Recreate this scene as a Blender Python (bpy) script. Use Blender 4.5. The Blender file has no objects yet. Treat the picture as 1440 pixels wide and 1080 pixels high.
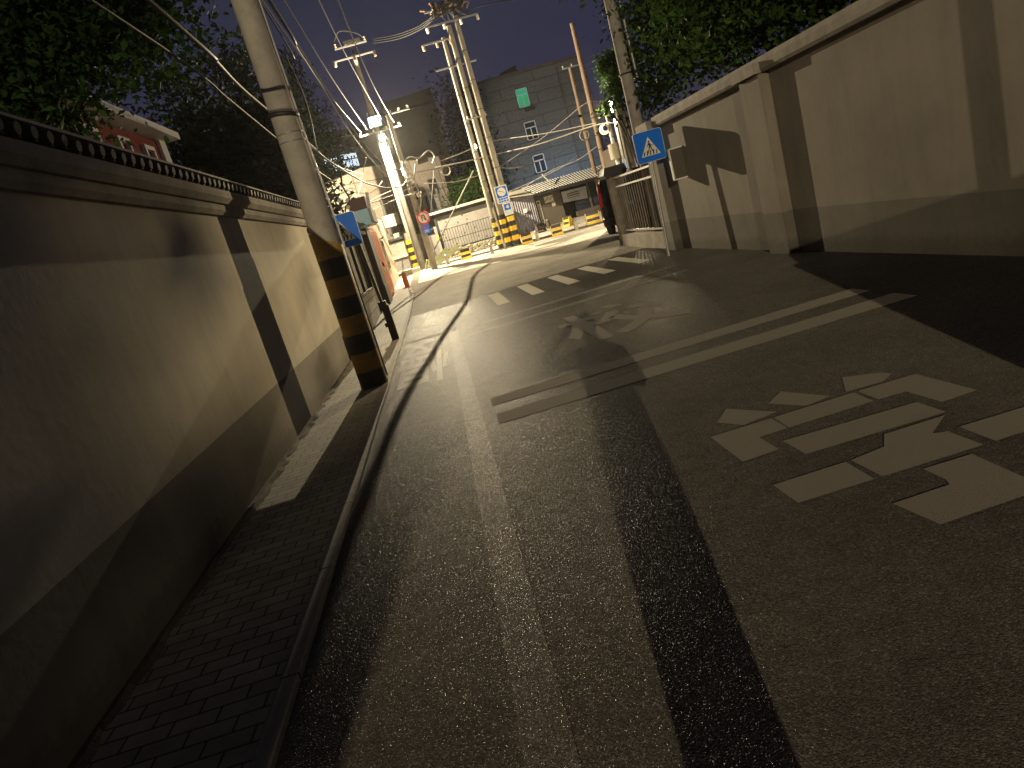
import bpy, math, random
from mathutils import Vector, Matrix, Quaternion
random.seed(7)
R_=random.Random
S=bpy.context.scene
COL=S.collection
# ---------------------------------------------------------------- camera frame
F=950.0; HC=1.6
def _frame():
    r=math.radians(16.2); n=(-math.sin(r),-math.cos(r)); u=(math.cos(r),-math.sin(r))
    d=(609-720,340-540); dh=d[0]*n[0]+d[1]*n[1]
    Hh=Vector((n[0]*dh,-n[1]*dh,-F)); Hd=Vector((u[0],-u[1],0))
    Z=Hd.cross(Hh).normalized()
    if Z.dot(Vector((n[0],-n[1],0)))<0: Z=-Z
    Y=Vector((609-720,-(340-540),-F)).normalized(); X=Y.cross(Z)
    return Matrix((X,Y,Z))
RM=_frame()
def ray(px,py): return RM@Vector((px-720,-(py-540),-F))
def ay(px,py,y):
    d=ray(px,py); return Vector((d.x*y/d.y,y,HC+d.z*y/d.y))
def ax(px,py,x):
    d=ray(px,py); return Vector((x,d.y*x/d.x,HC+d.z*x/d.x))
def prof(y): return 0 if y<17 else .028*(min(y,46)-17)
def gp(px,py):
    d=ray(px,py); t=-HC/d.z
    if d.y*t<=17: return d*t+Vector((0,0,HC))
    t=(-.476-HC)/(d.z-.028*d.y); return d*t+Vector((0,0,HC))
# ---------------------------------------------------------------- materials
def nm(name):
    m=bpy.data.materials.new(name); m.use_nodes=True
    return m,m.node_tree,m.node_tree.nodes['Principled BSDF']
def noise(nt,scale,detail=4,rough=.6,co=None,vec=None):
    n=nt.nodes.new('ShaderNodeTexNoise'); n.inputs['Scale'].default_value=scale
    n.inputs['Detail'].default_value=detail; n.inputs['Roughness'].default_value=rough
    if vec is not None: nt.links.new(vec,n.inputs['Vector'])
    return n
def ramp(nt,fac,stops):
    r=nt.nodes.new('ShaderNodeValToRGB'); e=r.color_ramp.elements
    while len(e)<len(stops): e.new(.5)
    for i,(p,c) in enumerate(stops):
        e[i].position=p; e[i].color=(c[0],c[1],c[2],1) if not isinstance(c,(int,float)) else (c,c,c,1)
    nt.links.new(fac,r.inputs['Fac']); return r
def geo(nt):
    g=nt.nodes.new('ShaderNodeNewGeometry'); return g.outputs['Position']
def bump(nt,b,h,dist,strength=1):
    n=nt.nodes.new('ShaderNodeBump'); n.inputs['Distance'].default_value=dist; n.inputs['Strength'].default_value=strength
    nt.links.new(h,n.inputs['Height']); nt.links.new(n.outputs['Normal'],b.inputs['Normal']); return n
def mat(name,c,rough=.7,var=.25,scale=6,metal=0,bmp=0,bs=60,spec=.5):
    m,nt,b=nm(name)
    p=geo(nt); n=noise(nt,scale,5,.65,vec=p)
    lo=tuple(v*(1-var) for v in c); hi=tuple(min(1,v*(1+var)) for v in c)
    r=ramp(nt,n.outputs['Fac'],[(.3,lo),(.7,hi)])
    nt.links.new(r.outputs['Color'],b.inputs['Base Color'])
    b.inputs['Roughness'].default_value=rough; b.inputs['Metallic'].default_value=metal
    b.inputs['Specular IOR Level'].default_value=spec
    if bmp:
        n2=noise(nt,bs,4,.6,vec=p); bump(nt,b,n2.outputs['Fac'],bmp)
    return m
def emis(name,c,s):
    m,nt,b=nm(name)
    b.inputs['Base Color'].default_value=(*c,1); b.inputs['Emission Color'].default_value=(*c,1); b.inputs['Emission Strength'].default_value=s
    return m
def asphalt_mat(name,base,spark=1.0,rough=.42,spec=.22,dr=1):
    m,nt,b=nm(name); L=nt.links.new; p=geo(nt)
    v=nt.nodes.new('ShaderNodeTexVoronoi'); v.inputs['Scale'].default_value=160; L(p,v.inputs['Vector'])
    b.inputs['Diffuse Roughness'].default_value=dr
    v2=nt.nodes.new('ShaderNodeTexVoronoi'); v2.inputs['Scale'].default_value=260; L(p,v2.inputs['Vector'])
    big=noise(nt,.55,5,.6,vec=p); mid=noise(nt,7,5,.65,vec=p)
    # aggregate stones: a few pale ones
    sep=nt.nodes.new('ShaderNodeSeparateColor'); L(v.outputs['Color'],sep.inputs['Color'])
    cr=ramp(nt,sep.outputs['Red'],[(0,tuple(c*.55 for c in base)),(.7,base),(.93,tuple(c*1.25 for c in base)),(1,tuple(c*1.9 for c in base))])
    br=ramp(nt,big.outputs['Fac'],[(.3,.72),(.7,1.22)]); mr=ramp(nt,mid.outputs['Fac'],[(.3,.85),(.7,1.15)])
    def mul(a,c):
        x=nt.nodes.new('ShaderNodeMix'); x.data_type='RGBA'; x.blend_type='MULTIPLY'; x.inputs[0].default_value=1
        L(a,x.inputs[6]); L(c,x.inputs[7]); return x.outputs[2]
    L(mul(mul(cr.outputs['Color'],br.outputs['Color']),mr.outputs['Color']),b.inputs['Base Color'])
    rr=ramp(nt,sep.outputs['Green'],[(0,rough-.14),(1,rough+.22)]); sr=ramp(nt,sep.outputs['Blue'],[(.80,spec*.15),(.88,min(1,spec*2)),(1,min(1,spec*4.5))]); L(sr.outputs['Color'],b.inputs['Specular IOR Level']); L(rr.outputs['Color'],b.inputs['Roughness'])
    ma=nt.nodes.new('ShaderNodeMath'); ma.operation='MULTIPLY_ADD'; ma.inputs[1].default_value=.4
    L(v2.outputs['Distance'],ma.inputs[0]); L(v.outputs['Distance'],ma.inputs[2])
    n=nt.nodes.new('ShaderNodeMath'); n.operation='MULTIPLY_ADD'; n.inputs[1].default_value=.7
    L(mid.outputs['Fac'],n.inputs[0]); L(ma.outputs[0],n.inputs[2])
    bn=bump(nt,b,n.outputs[0],.0055*spark); bn.invert=True
    b.inputs['Specular IOR Level'].default_value=spec
    return m
def wall_mat(name,c,dado,dz=.65):
    m,nt,b=nm(name); L=nt.links.new; p=geo(nt)
    s=nt.nodes.new('ShaderNodeSeparateXYZ'); L(p,s.inputs[0])
    n1=noise(nt,.9,6,.62,vec=p)
    mp=nt.nodes.new('ShaderNodeMapping'); mp.inputs['Scale'].default_value=(3,3,.5); L(p,mp.inputs['Vector'])
    n2=noise(nt,1.6,6,.7,vec=mp.outputs[0])
    n3=noise(nt,14,4,.6,vec=p)
    a=ramp(nt,n1.outputs['Fac'],[(.32,tuple(v*.8 for v in c)),(.68,tuple(v*1.1 for v in c))])
    d=ramp(nt,n1.outputs['Fac'],[(.32,tuple(v*.75 for v in dado)),(.68,tuple(v*1.15 for v in dado))])
    g=nt.nodes.new('ShaderNodeMath'); g.operation='GREATER_THAN'; L(s.outputs['Z'],g.inputs[0]); g.inputs[1].default_value=dz
    x=nt.nodes.new('ShaderNodeMix'); x.data_type='RGBA'; L(g.outputs[0],x.inputs[0]); L(d.outputs['Color'],x.inputs[6]); L(a.outputs['Color'],x.inputs[7])
    st=ramp(nt,n2.outputs['Fac'],[(.25,.62),(.5,1),(.75,1.12)])
    y=nt.nodes.new('ShaderNodeMix'); y.data_type='RGBA'; y.blend_type='MULTIPLY'; y.inputs[0].default_value=.4
    L(x.outputs[2],y.inputs[6]); L(st.outputs['Color'],y.inputs[7])
    # darker just above the ground, broken up by noise
    zz=nt.nodes.new('ShaderNodeMath'); zz.operation='MULTIPLY_ADD'; L(n3.outputs['Fac'],zz.inputs[0]); zz.inputs[1].default_value=-.25; L(s.outputs['Z'],zz.inputs[2])
    dr=ramp(nt,zz.outputs[0],[(0,.55),(.12,1)])
    w=nt.nodes.new('ShaderNodeMix'); w.data_type='RGBA'; w.blend_type='MULTIPLY'; w.inputs[0].default_value=.8
    L(y.outputs[2],w.inputs[6]); L(dr.outputs['Color'],w.inputs[7]); L(w.outputs[2],b.inputs['Base Color'])
    b.inputs['Roughness'].default_value=.9; b.inputs['Specular IOR Level'].default_value=.2
    bump(nt,b,n3.outputs['Fac'],.0015); return m
def brick_mat(name,c1,c2,mortar,sx,sy,ms=.03,plane='xy',rough=.8,bd=.004,off=.5):
    m,nt,b=nm(name); L=nt.links.new; p=geo(nt)
    s=nt.nodes.new('ShaderNodeSeparateXYZ'); L(p,s.inputs[0]); k=nt.nodes.new('ShaderNodeCombineXYZ')
    a,bb={'xy':('X','Y'),'yx':('Y','X'),'xz':('X','Z'),'yz':('Y','Z')}[plane]
    L(s.outputs[a],k.inputs[0]); L(s.outputs[bb],k.inputs[1])
    t=nt.nodes.new('ShaderNodeTexBrick'); L(k.outputs[0],t.inputs['Vector']); t.offset=off
    t.inputs['Scale'].default_value=1; t.inputs['Brick Width'].default_value=sx; t.inputs['Row Height'].default_value=sy
    t.inputs['Mortar Size'].default_value=ms; t.inputs['Mortar Smooth'].default_value=.3
    t.inputs['Color1'].default_value=(*c1,1); t.inputs['Color2'].default_value=(*c2,1); t.inputs['Mortar'].default_value=(*mortar,1)
    n=noise(nt,5,5,.65,vec=p); r=ramp(nt,n.outputs['Fac'],[(.3,.7),(.7,1.15)])
    y=nt.nodes.new('ShaderNodeMix'); y.data_type='RGBA'; y.blend_type='MULTIPLY'; y.inputs[0].default_value=1
    L(t.outputs['Color'],y.inputs[6]); L(r.outputs['Color'],y.inputs[7]); L(y.outputs[2],b.inputs['Base Color'])
    b.inputs['Roughness'].default_value=rough
    bn=bump(nt,b,t.outputs['Fac'],bd); bn.invert=True
    return m
def paint_mat(name,c,wear,under=(.085,.077,.066),dr=.6):
    m,nt,b=nm(name); L=nt.links.new; p=geo(nt)
    n=noise(nt,9,8,.75,vec=p); n2=noise(nt,120,3,.7,vec=p)
    a=nt.nodes.new('ShaderNodeMath'); a.operation='MULTIPLY_ADD'; L(n2.outputs['Fac'],a.inputs[0]); a.inputs[1].default_value=.45; L(n.outputs['Fac'],a.inputs[2])
    r=ramp(nt,a.outputs[0],[(wear,under),(wear+.1,c)])
    L(r.outputs['Color'],b.inputs['Base Color']); b.inputs['Roughness'].default_value=.75
    b.inputs['Diffuse Roughness'].default_value=dr
    b.inputs['Specular IOR Level'].default_value=.012
    v=nt.nodes.new('ShaderNodeTexVoronoi'); v.inputs['Scale'].default_value=130; L(p,v.inputs['Vector'])
    bn=bump(nt,b,v.outputs['Distance'],.0018); bn.invert=True
    return m
def leaf_mat(name,c):
    m,nt,b=nm(name); L=nt.links.new
    oi=noise(nt,1.7,3,.6,vec=geo(nt)); r=ramp(nt,oi.outputs['Fac'],[(.3,tuple(v*.55 for v in c)),(.7,tuple(v*1.5 for v in c))])
    L(r.outputs['Color'],b.inputs['Base Color']); b.inputs['Roughness'].default_value=.75; b.inputs['Specular IOR Level'].default_value=.15
    t=nt.nodes.new('ShaderNodeBsdfTranslucent'); L(r.outputs['Color'],t.inputs['Color'])
    x=nt.nodes.new('ShaderNodeMixShader'); x.inputs[0].default_value=.35
    L(b.outputs[0],x.inputs[1]); L(t.outputs[0],x.inputs[2]); L(x.outputs[0],nt.nodes['Material Output'].inputs['Surface'])
    return m
def metal_corr(name,c,scale,axis='X'):
    m,nt,b=nm(name); L=nt.links.new; p=geo(nt)
    n=noise(nt,1.3,6,.7,vec=p); r=ramp(nt,n.outputs['Fac'],[(.3,tuple(v*.7 for v in c)),(.7,tuple(v*1.15 for v in c))])
    L(r.outputs['Color'],b.inputs['Base Color']); b.inputs['Roughness'].default_value=.55
    return m
M={}
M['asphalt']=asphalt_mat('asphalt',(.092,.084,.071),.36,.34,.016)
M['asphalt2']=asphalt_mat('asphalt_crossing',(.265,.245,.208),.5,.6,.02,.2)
M['ground']=mat('bare_ground',(.09,.085,.075),.9,.3,1.2,bmp=.02,bs=8)
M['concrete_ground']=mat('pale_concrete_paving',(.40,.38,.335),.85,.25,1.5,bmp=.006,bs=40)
M['paver']=brick_mat('clay_pavers',(.225,.205,.16),(.165,.15,.118),(.025,.022,.018),.2,.1,.006,'xy')
M['kerb']=mat('kerb_stone',(.135,.125,.105),.85,.25,8,bmp=.003,bs=90)
M['gutter']=mat('earth_filled_groove',(.05,.035,.022),.95,.35,20,bmp=.01,bs=50)
M['wallL']=wall_mat('plaster_wall',(.37,.34,.275),(.155,.143,.12))
M['wallR']=wall_mat('plaster_wall_right',(.205,.183,.148),(.14,.126,.103),.62)
M['cope']=mat('coping_render',(.20,.185,.16),.9,.3,4,bmp=.004,bs=30)
M['copeR']=mat('coping_render_right',(.22,.195,.155),.9,.3,4,bmp=.004,bs=30)
M['tile']=mat('dark_roof_tile',(.05,.048,.048),.8,.3,9)
M['tilecap']=mat('pale_mortar_cap',(.17,.165,.16),.9,.25,6)
M['concpole']=mat('spun_concrete_pole',(.30,.275,.23),.85,.22,3.5,bmp=.004,bs=40)
M['concpole2']=mat('old_concrete_pole',(.24,.22,.18),.85,.25,2)
M['dimpole']=mat('dimmed_concrete',(.12,.11,.09),.9,.3,3,bmp=.004,bs=40)  # concrete colour darkened against the glare of the lamp it carries
M['browpole']=mat('tan_timber_pole',(.22,.155,.11),.85,.2,2)
M['galv']=mat('galvanised_steel',(.32,.32,.31),.45,.2,5,metal=.6)
M['dark']=mat('dark_painted_steel',(.018,.017,.016),.6,.3,5)
M['black']=mat('black_paint',(.018,.017,.017),.6,.3,5)
M['yellow']=mat('yellow_reflective_paint',(.72,.46,.03),.5,.18,9)
M['yellowd']=mat('dusty_yellow_tape',(.27,.165,.028),.6,.25,9)
M['blackd']=mat('dusty_black_tape',(.022,.021,.021),.55,.25,9)
M['blue']=mat('sign_blue',(.008,.15,.70),.5,.08,9,spec=.15)
M['white']=mat('white_paint',(.68,.67,.64),.6,.1,8)
M['signwhite']=mat('sign_white',(.66,.64,.58),.5,.07,8)
M['red']=mat('sign_red',(.55,.035,.03),.5,.1,8)
M['line']=paint_mat('worn_white_paint',(.185,.167,.136),.47)
M['lineworn']=asphalt_mat('very_worn_white_paint',(.125,.113,.095),.42,.34,.03)
M['linechar']=asphalt_mat('faded_character_paint',(.21,.19,.155),.42,.34,.03)
M['linefaint']=asphalt_mat('ghost_of_white_paint',(.15,.138,.113),.42,.38,.03)
M['zebra']=paint_mat('zebra_paint',(.38,.355,.285),.5,(.085,.077,.066),.2)
M['ceramic']=mat('brown_ceramic',(.30,.2,.12),.3,.15,5)
M['ceramicw']=mat('white_ceramic',(.62,.60,.55),.25,.1,5)
M['wire']=mat('black_cable',(.018,.018,.018),.6,.2,5)
M['wirep']=mat('pale_cable',(.24,.22,.19),.6,.15,5)
M['leafL']=leaf_mat('broad_green_leaf',(.012,.030,.005))
M['leafR']=leaf_mat('small_green_leaf',(.028,.06,.010))
M['leafD']=leaf_mat('dark_poplar_leaf',(.014,.022,.012))
M['bark']=mat('bark',(.07,.055,.042),.95,.4,9,bmp=.02,bs=14)
M['redwall']=mat('red_wall',(.17,.018,.018),.8,.15,3)
M['greywall']=mat('grey_metal_sheet',(.18,.17,.157),.7,.18,2)
M['corr']=mat('lilac_grey_corrugated_sheet',(.27,.26,.29),.55,.15,2)
M['glass']=mat('dark_glass',(.03,.035,.045),.12,.1,3)
M['cream']=mat('cream_render',(.36,.33,.265),.85,.15,2)
M['stone']=mat('rubble_stone',(.22,.21,.15),.95,.5,9,bmp=.04,bs=12)
M['lbwall']=brick_mat('cream_panel_wall',(.27,.235,.19),(.24,.21,.17),(.12,.10,.085),1.6,1.15,.03,'xz',bd=.01,off=0)
M['bigwall']=brick_mat('grey_cladding',(.125,.122,.118),(.105,.103,.10),(.065,.063,.062),6,.92,.03,'xz',bd=.02)
M['darkwall']=mat('dark_brown_render',(.09,.075,.06),.9,.2,1)
M['orange']=mat('orange_red_door_paint',(.50,.17,.09),.6,.15,4)
M['pink']=mat('pinkish_cream_render',(.52,.36,.25),.8,.15,3)
M['ltblue']=mat('light_blue_panel',(.38,.68,.80),.5,.08,4)
M['burg']=mat('burgundy_panel',(.12,.045,.045),.6,.12,4)
M['paper']=mat('poster_paper',(.5,.48,.38),.8,.12,12)
M['printink']=mat('dark_print',(.06,.06,.05),.8,.2,9)
M['stonewall']=brick_mat('pale_block_wall',(.36,.34,.27),(.32,.30,.24),(.14,.13,.10),.6,.32,.012,'yz',bd=.006)
M['carpaint']=mat('black_car_paint',(.006,.006,.007),.3,.1,3,spec=.3)
M['rubber']=mat('tyre_rubber',(.02,.02,.02),.9,.2,9)
M['taill']=mat('red_tail_lamp_plastic',(.45,.02,.02),.25,.1,9)
M['skin']=mat('skin',(.45,.28,.2),.6,.1,9)
M['cloth']=mat('grey_jacket_cloth',(.08,.08,.09),.9,.2,20)
M['hair']=mat('black_hair',(.01,.01,.01),.5,.2,30)
M['trans']=mat('pale_blue_enamel',(.05,.17,.19),.5,.15,4)
M['plank']=mat('pale_green_boards',(.42,.45,.28),.8,.25,7)
M['litwin']=emis('lit_window',(1,.93,.62),.9)
M['litwhite']=emis('lit_white_window',(.75,.9,1),1.1)
M['litgreen']=emis('lit_green_curtain',(.03,.42,.2),.32)
M['litblue']=emis('lit_blue_window',(.35,.62,1),.9)
M['bulb']=emis('glowing_lamp',(1,.93,.72),40)
M['bulb2']=emis('glowing_lamp_small',(1,.9,.66),25)
# ---------------------------------------------------------------- mesh builder
WL={}
def wloc(o): return WL.get(o.name,Vector((0,0,0)))
class MB:
    def __init__(s): s.v=[]; s.f=[]; s.mi=[]; s.sm=[]
    def add(s,vs,fs,mi=0,sm=False):
        b=len(s.v); s.v+= [Vector(v) for v in vs]
        for f in fs: s.f.append([b+i for i in f]); s.mi.append(mi); s.sm.append(sm)
    def box(s,a,b,mi=0,M_=None):
        x0,y0,z0=a;x1,y1,z1=b
        vs=[(x0,y0,z0),(x1,y0,z0),(x1,y1,z0),(x0,y1,z0),(x0,y0,z1),(x1,y0,z1),(x1,y1,z1),(x0,y1,z1)]
        if M_ is not None: vs=[M_@Vector(v) for v in vs]
        s.add(vs,[(0,3,2,1),(4,5,6,7),(0,1,5,4),(1,2,6,5),(2,3,7,6),(3,0,4,7)],mi)
    def bbox(s,a,b,w=.01,mi=0,M_=None):   # box with chamfered vertical and top edges
        x0,y0,z0=a;x1,y1,z1=b; w=min(w,(x1-x0)/3,(y1-y0)/3,(z1-z0)/3)
        def ring(i,z): return [(x0+i,y0+w,z),(x0+w,y0+i,z),(x1-w,y0+i,z),(x1-i,y0+w,z),(x1-i,y1-w,z),(x1-w,y1-i,z),(x0+w,y1-i,z),(x0+i,y1-w,z)]
        r=[[(p) for p in ring(0,z0)],ring(0,z1-w)]
        top=[(x0+w,y0+w,z1)]*2+[(x1-w,y0+w,z1)]*2+[(x1-w,y1-w,z1)]*2+[(x0+w,y1-w,z1)]*2
        vs=r[0]+r[1]+top
        if M_ is not None: vs=[M_@Vector(v) for v in vs]
        fs=[tuple(range(7,-1,-1)),tuple(range(16,24))]
        for k in range(2):
            for i in range(8): fs.append((k*8+i,k*8+(i+1)%8,(k+1)*8+(i+1)%8,(k+1)*8+i))
        s.add(vs,fs,mi)
    def cyl(s,p,q,r0,r1=None,n=16,mi=0,sm=True,caps=True):
        p=Vector(p);q=Vector(q); r1=r0 if r1 is None else r1
        d=(q-p).normalized(); a=d.orthogonal().normalized(); b=d.cross(a)
        vs=[]
        for c,r in ((p,r0),(q,r1)):
            for i in range(n):
                t=2*math.pi*i/n; vs.append(c+a*(r*math.cos(t))+b*(r*math.sin(t)))
        s.add(vs,[(i,(i+1)%n,n+(i+1)%n,n+i) for i in range(n)],mi,sm)
        if caps: s.add(vs,[tuple(range(n-1,-1,-1)),tuple(range(n,2*n))],mi)
    def tube(s,pts,r,n=6,mi=0):
        pts=[Vector(p) for p in pts]; vs=[]; m=len(pts)
        up=Vector((0.13,.07,1))
        for k,p in enumerate(pts):
            d=(pts[min(k+1,m-1)]-pts[max(k-1,0)]).normalized()
            a=d.cross(up); a=a.normalized() if a.length>1e-4 else d.orthogonal().normalized(); b=d.cross(a)
            rr=r[k] if isinstance(r,(list,tuple)) else r
            for i in range(n):
                t=2*math.pi*i/n; vs.append(p+a*(rr*math.cos(t))+b*(rr*math.sin(t)))
        fs=[(k*n+i,k*n+(i+1)%n,(k+1)*n+(i+1)%n,(k+1)*n+i) for k in range(m-1) for i in range(n)]
        s.add(vs,fs,mi,True); s.add(vs,[tuple(range(n-1,-1,-1)),tuple((m-1)*n+i for i in range(n))],mi)
    def sphere(s,c,r,n=12,m=8,mi=0,sc=(1,1,1)):
        vs=[];fs=[]
        for j in range(m+1):
            ph=math.pi*j/m
            for i in range(n):
                t=2*math.pi*i/n; vs.append((c[0]+r*sc[0]*math.sin(ph)*math.cos(t),c[1]+r*sc[1]*math.sin(ph)*math.sin(t),c[2]+r*sc[2]*math.cos(ph)))
        for j in range(m):
            for i in range(n): fs.append((j*n+i,(j+1)*n+i,(j+1)*n+(i+1)%n,j*n+(i+1)%n))
        s.add(vs,fs,mi,True)
    def prism(s,pts,d,mi=0):   # polygon extruded by vector d
        n=len(pts); d=Vector(d); vs=[Vector(p) for p in pts]+[Vector(p)+d for p in pts]
        s.add(vs,[tuple(range(n)),tuple(range(2*n-1,n-1,-1))]+[(i,n+i,n+(i+1)%n,(i+1)%n) for i in range(n)],mi)
    def torus(s,c,nrm,R,r,n=20,k=6,mi=0):
        nrm=Vector(nrm).normalized(); a=nrm.orthogonal().normalized(); b=nrm.cross(a)
        vs=[];fs=[]
        for i in range(n):
            t=2*math.pi*i/n; d=a*math.cos(t)+b*math.sin(t)
            for j in range(k):
                u=2*math.pi*j/k; vs.append(Vector(c)+d*(R+r*math.cos(u))+nrm*(r*math.sin(u)))
        for i in range(n):
            for j in range(k): fs.append((i*k+j,((i+1)%n)*k+j,((i+1)%n)*k+(j+1)%k,i*k+(j+1)%k))
        s.add(vs,fs,mi,True)
    def build(s,name,mats,parent=None,label=None,cat=None,group=None,kind=None,fix=True):
        if not isinstance(mats,(list,tuple)): mats=[mats]
        me=bpy.data.meshes.new(name)
        o=bpy.data.objects.new(name,me); COL.objects.link(o)
        if parent is not None:
            off=wloc(parent); o.parent=parent
            WL[o.name]=off; base=off
        else:
            if kind or not s.v: base=Vector((0,0,0))
            else:
                n=len(s.v); zs=min(v.z for v in s.v)
                base=Vector((sum(v.x for v in s.v)/n,sum(v.y for v in s.v)/n,zs)); o.location=base
            WL[o.name]=base
        me.from_pydata([v-base for v in s.v],[],s.f)
        for m in mats: me.materials.append(M[m] if isinstance(m,str) else m)
        me.polygons.foreach_set('material_index',s.mi); me.polygons.foreach_set('use_smooth',s.sm)
        me.update()
        if fix:
            import bmesh
            bm=bmesh.new(); bm.from_mesh(me); bmesh.ops.recalc_face_normals(bm,faces=bm.faces); bm.to_mesh(me); bm.free()
        tag(o,label,cat,group,kind)
        return o
def tag(o,label=None,cat=None,group=None,kind=None):
    if label: o['label']=label
    if cat: o['category']=cat
    if group: o['group']=group
    if kind: o['kind']=kind
def empty(name,loc,label,cat,group=None):
    o=bpy.data.objects.new(name,None); COL.objects.link(o); o.location=loc; o.empty_display_size=.2
    WL[o.name]=Vector(loc); tag(o,label,cat,group); return o
def text_into(mb,txt,mapf,offset=0,mi=0,extr=0):
    """flat filled glyphs, normalised to the unit square and mapped by mapf(u,v)"""
    c=bpy.data.curves.new('t','FONT'); c.body=txt; c.size=1; c.offset=offset; c.fill_mode='BOTH'
    o=bpy.data.objects.new('t',c); COL.objects.link(o)
    dg=bpy.context.evaluated_depsgraph_get(); me=bpy.data.meshes.new_from_object(o.evaluated_get(dg))
    xs=[v.co.x for v in me.vertices]; ys=[v.co.y for v in me.vertices]
    if xs:
        x0,x1,y0,y1=min(xs),max(xs),min(ys),max(ys)
        mb.add([mapf((v.co.x-x0)/(x1-x0),(v.co.y-y0)/(y1-y0)) for v in me.vertices],[tuple(p.vertices) for p in me.polygons],mi)
    bpy.data.objects.remove(o); bpy.data.curves.remove(c); bpy.data.meshes.remove(me)
def smooth(pts,k=8):
    pts=[Vector(p) for p in pts]; out=[]
    P=[pts[0]*2-pts[1]]+pts+[pts[-1]*2-pts[-2]]
    for i in range(1,len(P)-2):
        for j in range(k):
            t=j/k; a,b,c,d=P[i-1],P[i],P[i+1],P[i+2]
            out.append(.5*((2*b)+(c-a)*t+(2*a-5*b+4*c-d)*t*t+(3*b-3*c+d-a)*t**3))
    out.append(pts[-1]); return out
# ================================================================ SETTING
YB=[-60,-20,-6,0,6,12,14,17,21,26,31,36,41,46,80,300]
def sheet(name,xs,y0,y1,dz,m,parent=None,kind='structure',poly=None):
    mb=MB(); ys=[y0]+[y for y in YB if y0<y<y1]+[y1]
    vs=[];fs=[]
    for y in ys:
        a,b=xs(y) if callable(xs) else xs
        vs+=[(a,y,prof(y)+dz),(b,y,prof(y)+dz)]
    for i in range(len(ys)-1): fs.append((2*i,2*i+1,2*i+3,2*i+2))
    mb.add(vs,fs); return mb.build(name,m,parent,kind=kind if parent is None else None,fix=False)
sheet('ground',(-200,200),-60,300,-.02,'ground')
road=sheet('road',(-1.09,5.3),-40,17.02,0,'asphalt')
# the crossing street runs askew behind the junction
def far_edge(x): return 33-.488*x
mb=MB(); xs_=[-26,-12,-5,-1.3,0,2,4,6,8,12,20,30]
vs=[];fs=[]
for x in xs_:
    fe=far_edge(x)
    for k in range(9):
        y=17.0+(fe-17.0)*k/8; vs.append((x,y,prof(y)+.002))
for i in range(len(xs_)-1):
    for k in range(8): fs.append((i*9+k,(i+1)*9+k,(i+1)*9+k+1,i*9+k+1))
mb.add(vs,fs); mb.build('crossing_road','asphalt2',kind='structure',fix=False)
# concrete apron lying beyond the asphalt, nearer kerb line
def line_sheet(name,f0,f1,dz,m,x0=-26,x1=30,n=28,k=6):
    mb=MB(); vs=[];fs=[]
    for i in range(n+1):
        x=x0+(x1-x0)*i/n
        for j in range(k+1):
            y=f0(x)+(f1(x)-f0(x))*j/k; vs.append((x,y,prof(y)+dz))
    for i in range(n):
        for j in range(k):
            a=i*(k+1)+j; fs.append((a,a+k+1,a+k+2,a+1))
    mb.add(vs,fs); return mb.build(name,m,kind='structure',fix=False)
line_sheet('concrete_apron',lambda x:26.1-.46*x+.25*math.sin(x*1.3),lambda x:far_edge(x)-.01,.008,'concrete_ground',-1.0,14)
# far pavement, raised on a kerb
mb=MB(); vs=[]
for x in (-26,30):
    fe=far_edge(x); vs+=[(x,fe,prof(fe)-.05),(x,fe,prof(fe)+.07)]
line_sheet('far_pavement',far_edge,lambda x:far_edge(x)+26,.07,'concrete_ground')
mb=MB()
for i in range(40):
    x=-2.2+.42*i; a=Vector((x,far_edge(x),0)); b=Vector((x+.4,far_edge(x+.4),0))
    za=prof(a.y); d=Vector((.07,.14,0))
    mb.prism([(a.x,a.y,za-.05),(b.x,b.y,prof(b.y)-.05),(b.x,b.y,prof(b.y)+.085),(a.x,a.y,za+.085)],d)
mb.build('far_kerb','kerb',kind='structure')
# left pavement of small pavers, groove, kerbstones
sheet('left_pavement',lambda y:(-2.0,-1.165 if y<21.9 else -1.165-.06*(y-21.9)),-40,26,.028,'paver')
sheet('left_pavement_end',(-6,-1.3),26,31.5,.03,'concrete_ground')
mb=MB(); rr=R_(3)
y=-14
while y<24.5:
    l=.98; w=.0 if y<22 else .06*(y-22)
    z=prof(y); z2=prof(y+l)
    x0=-1.165-w; x1=-1.085-w
    j=rr.uniform(-.004,.004)
    mb.prism([(x0,y+.006,z-.1),(x1+j,y+.006,z-.1),(x1+j,y+.006,z+.027),(x1-.008+j,y+.006,z+.033),(x0,y+.006,z+.033)],(0,l-.012,z2-z))
    y+=l
mb.build('kerb','kerb',kind='structure')
mb=MB(); rr=R_(5); pts=[]
ys=[-12+.15*i for i in range(170)]
vs=[];fs=[]
for i,y in enumerate(ys):
    w=.075+rr.uniform(-.03,.04); vs+=[(-1.999,y,.040),(-1.999+w*.6,y,.044+rr.uniform(0,.012)),(-1.999+w,y,.030)]
for i in range(len(ys)-1): a=3*i; fs+=[(a,a+1,a+4,a+3),(a+1,a+2,a+5,a+4)]
mb.add(vs,fs); mb.build('earth_strip','gutter',kind='structure',fix=False)
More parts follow.
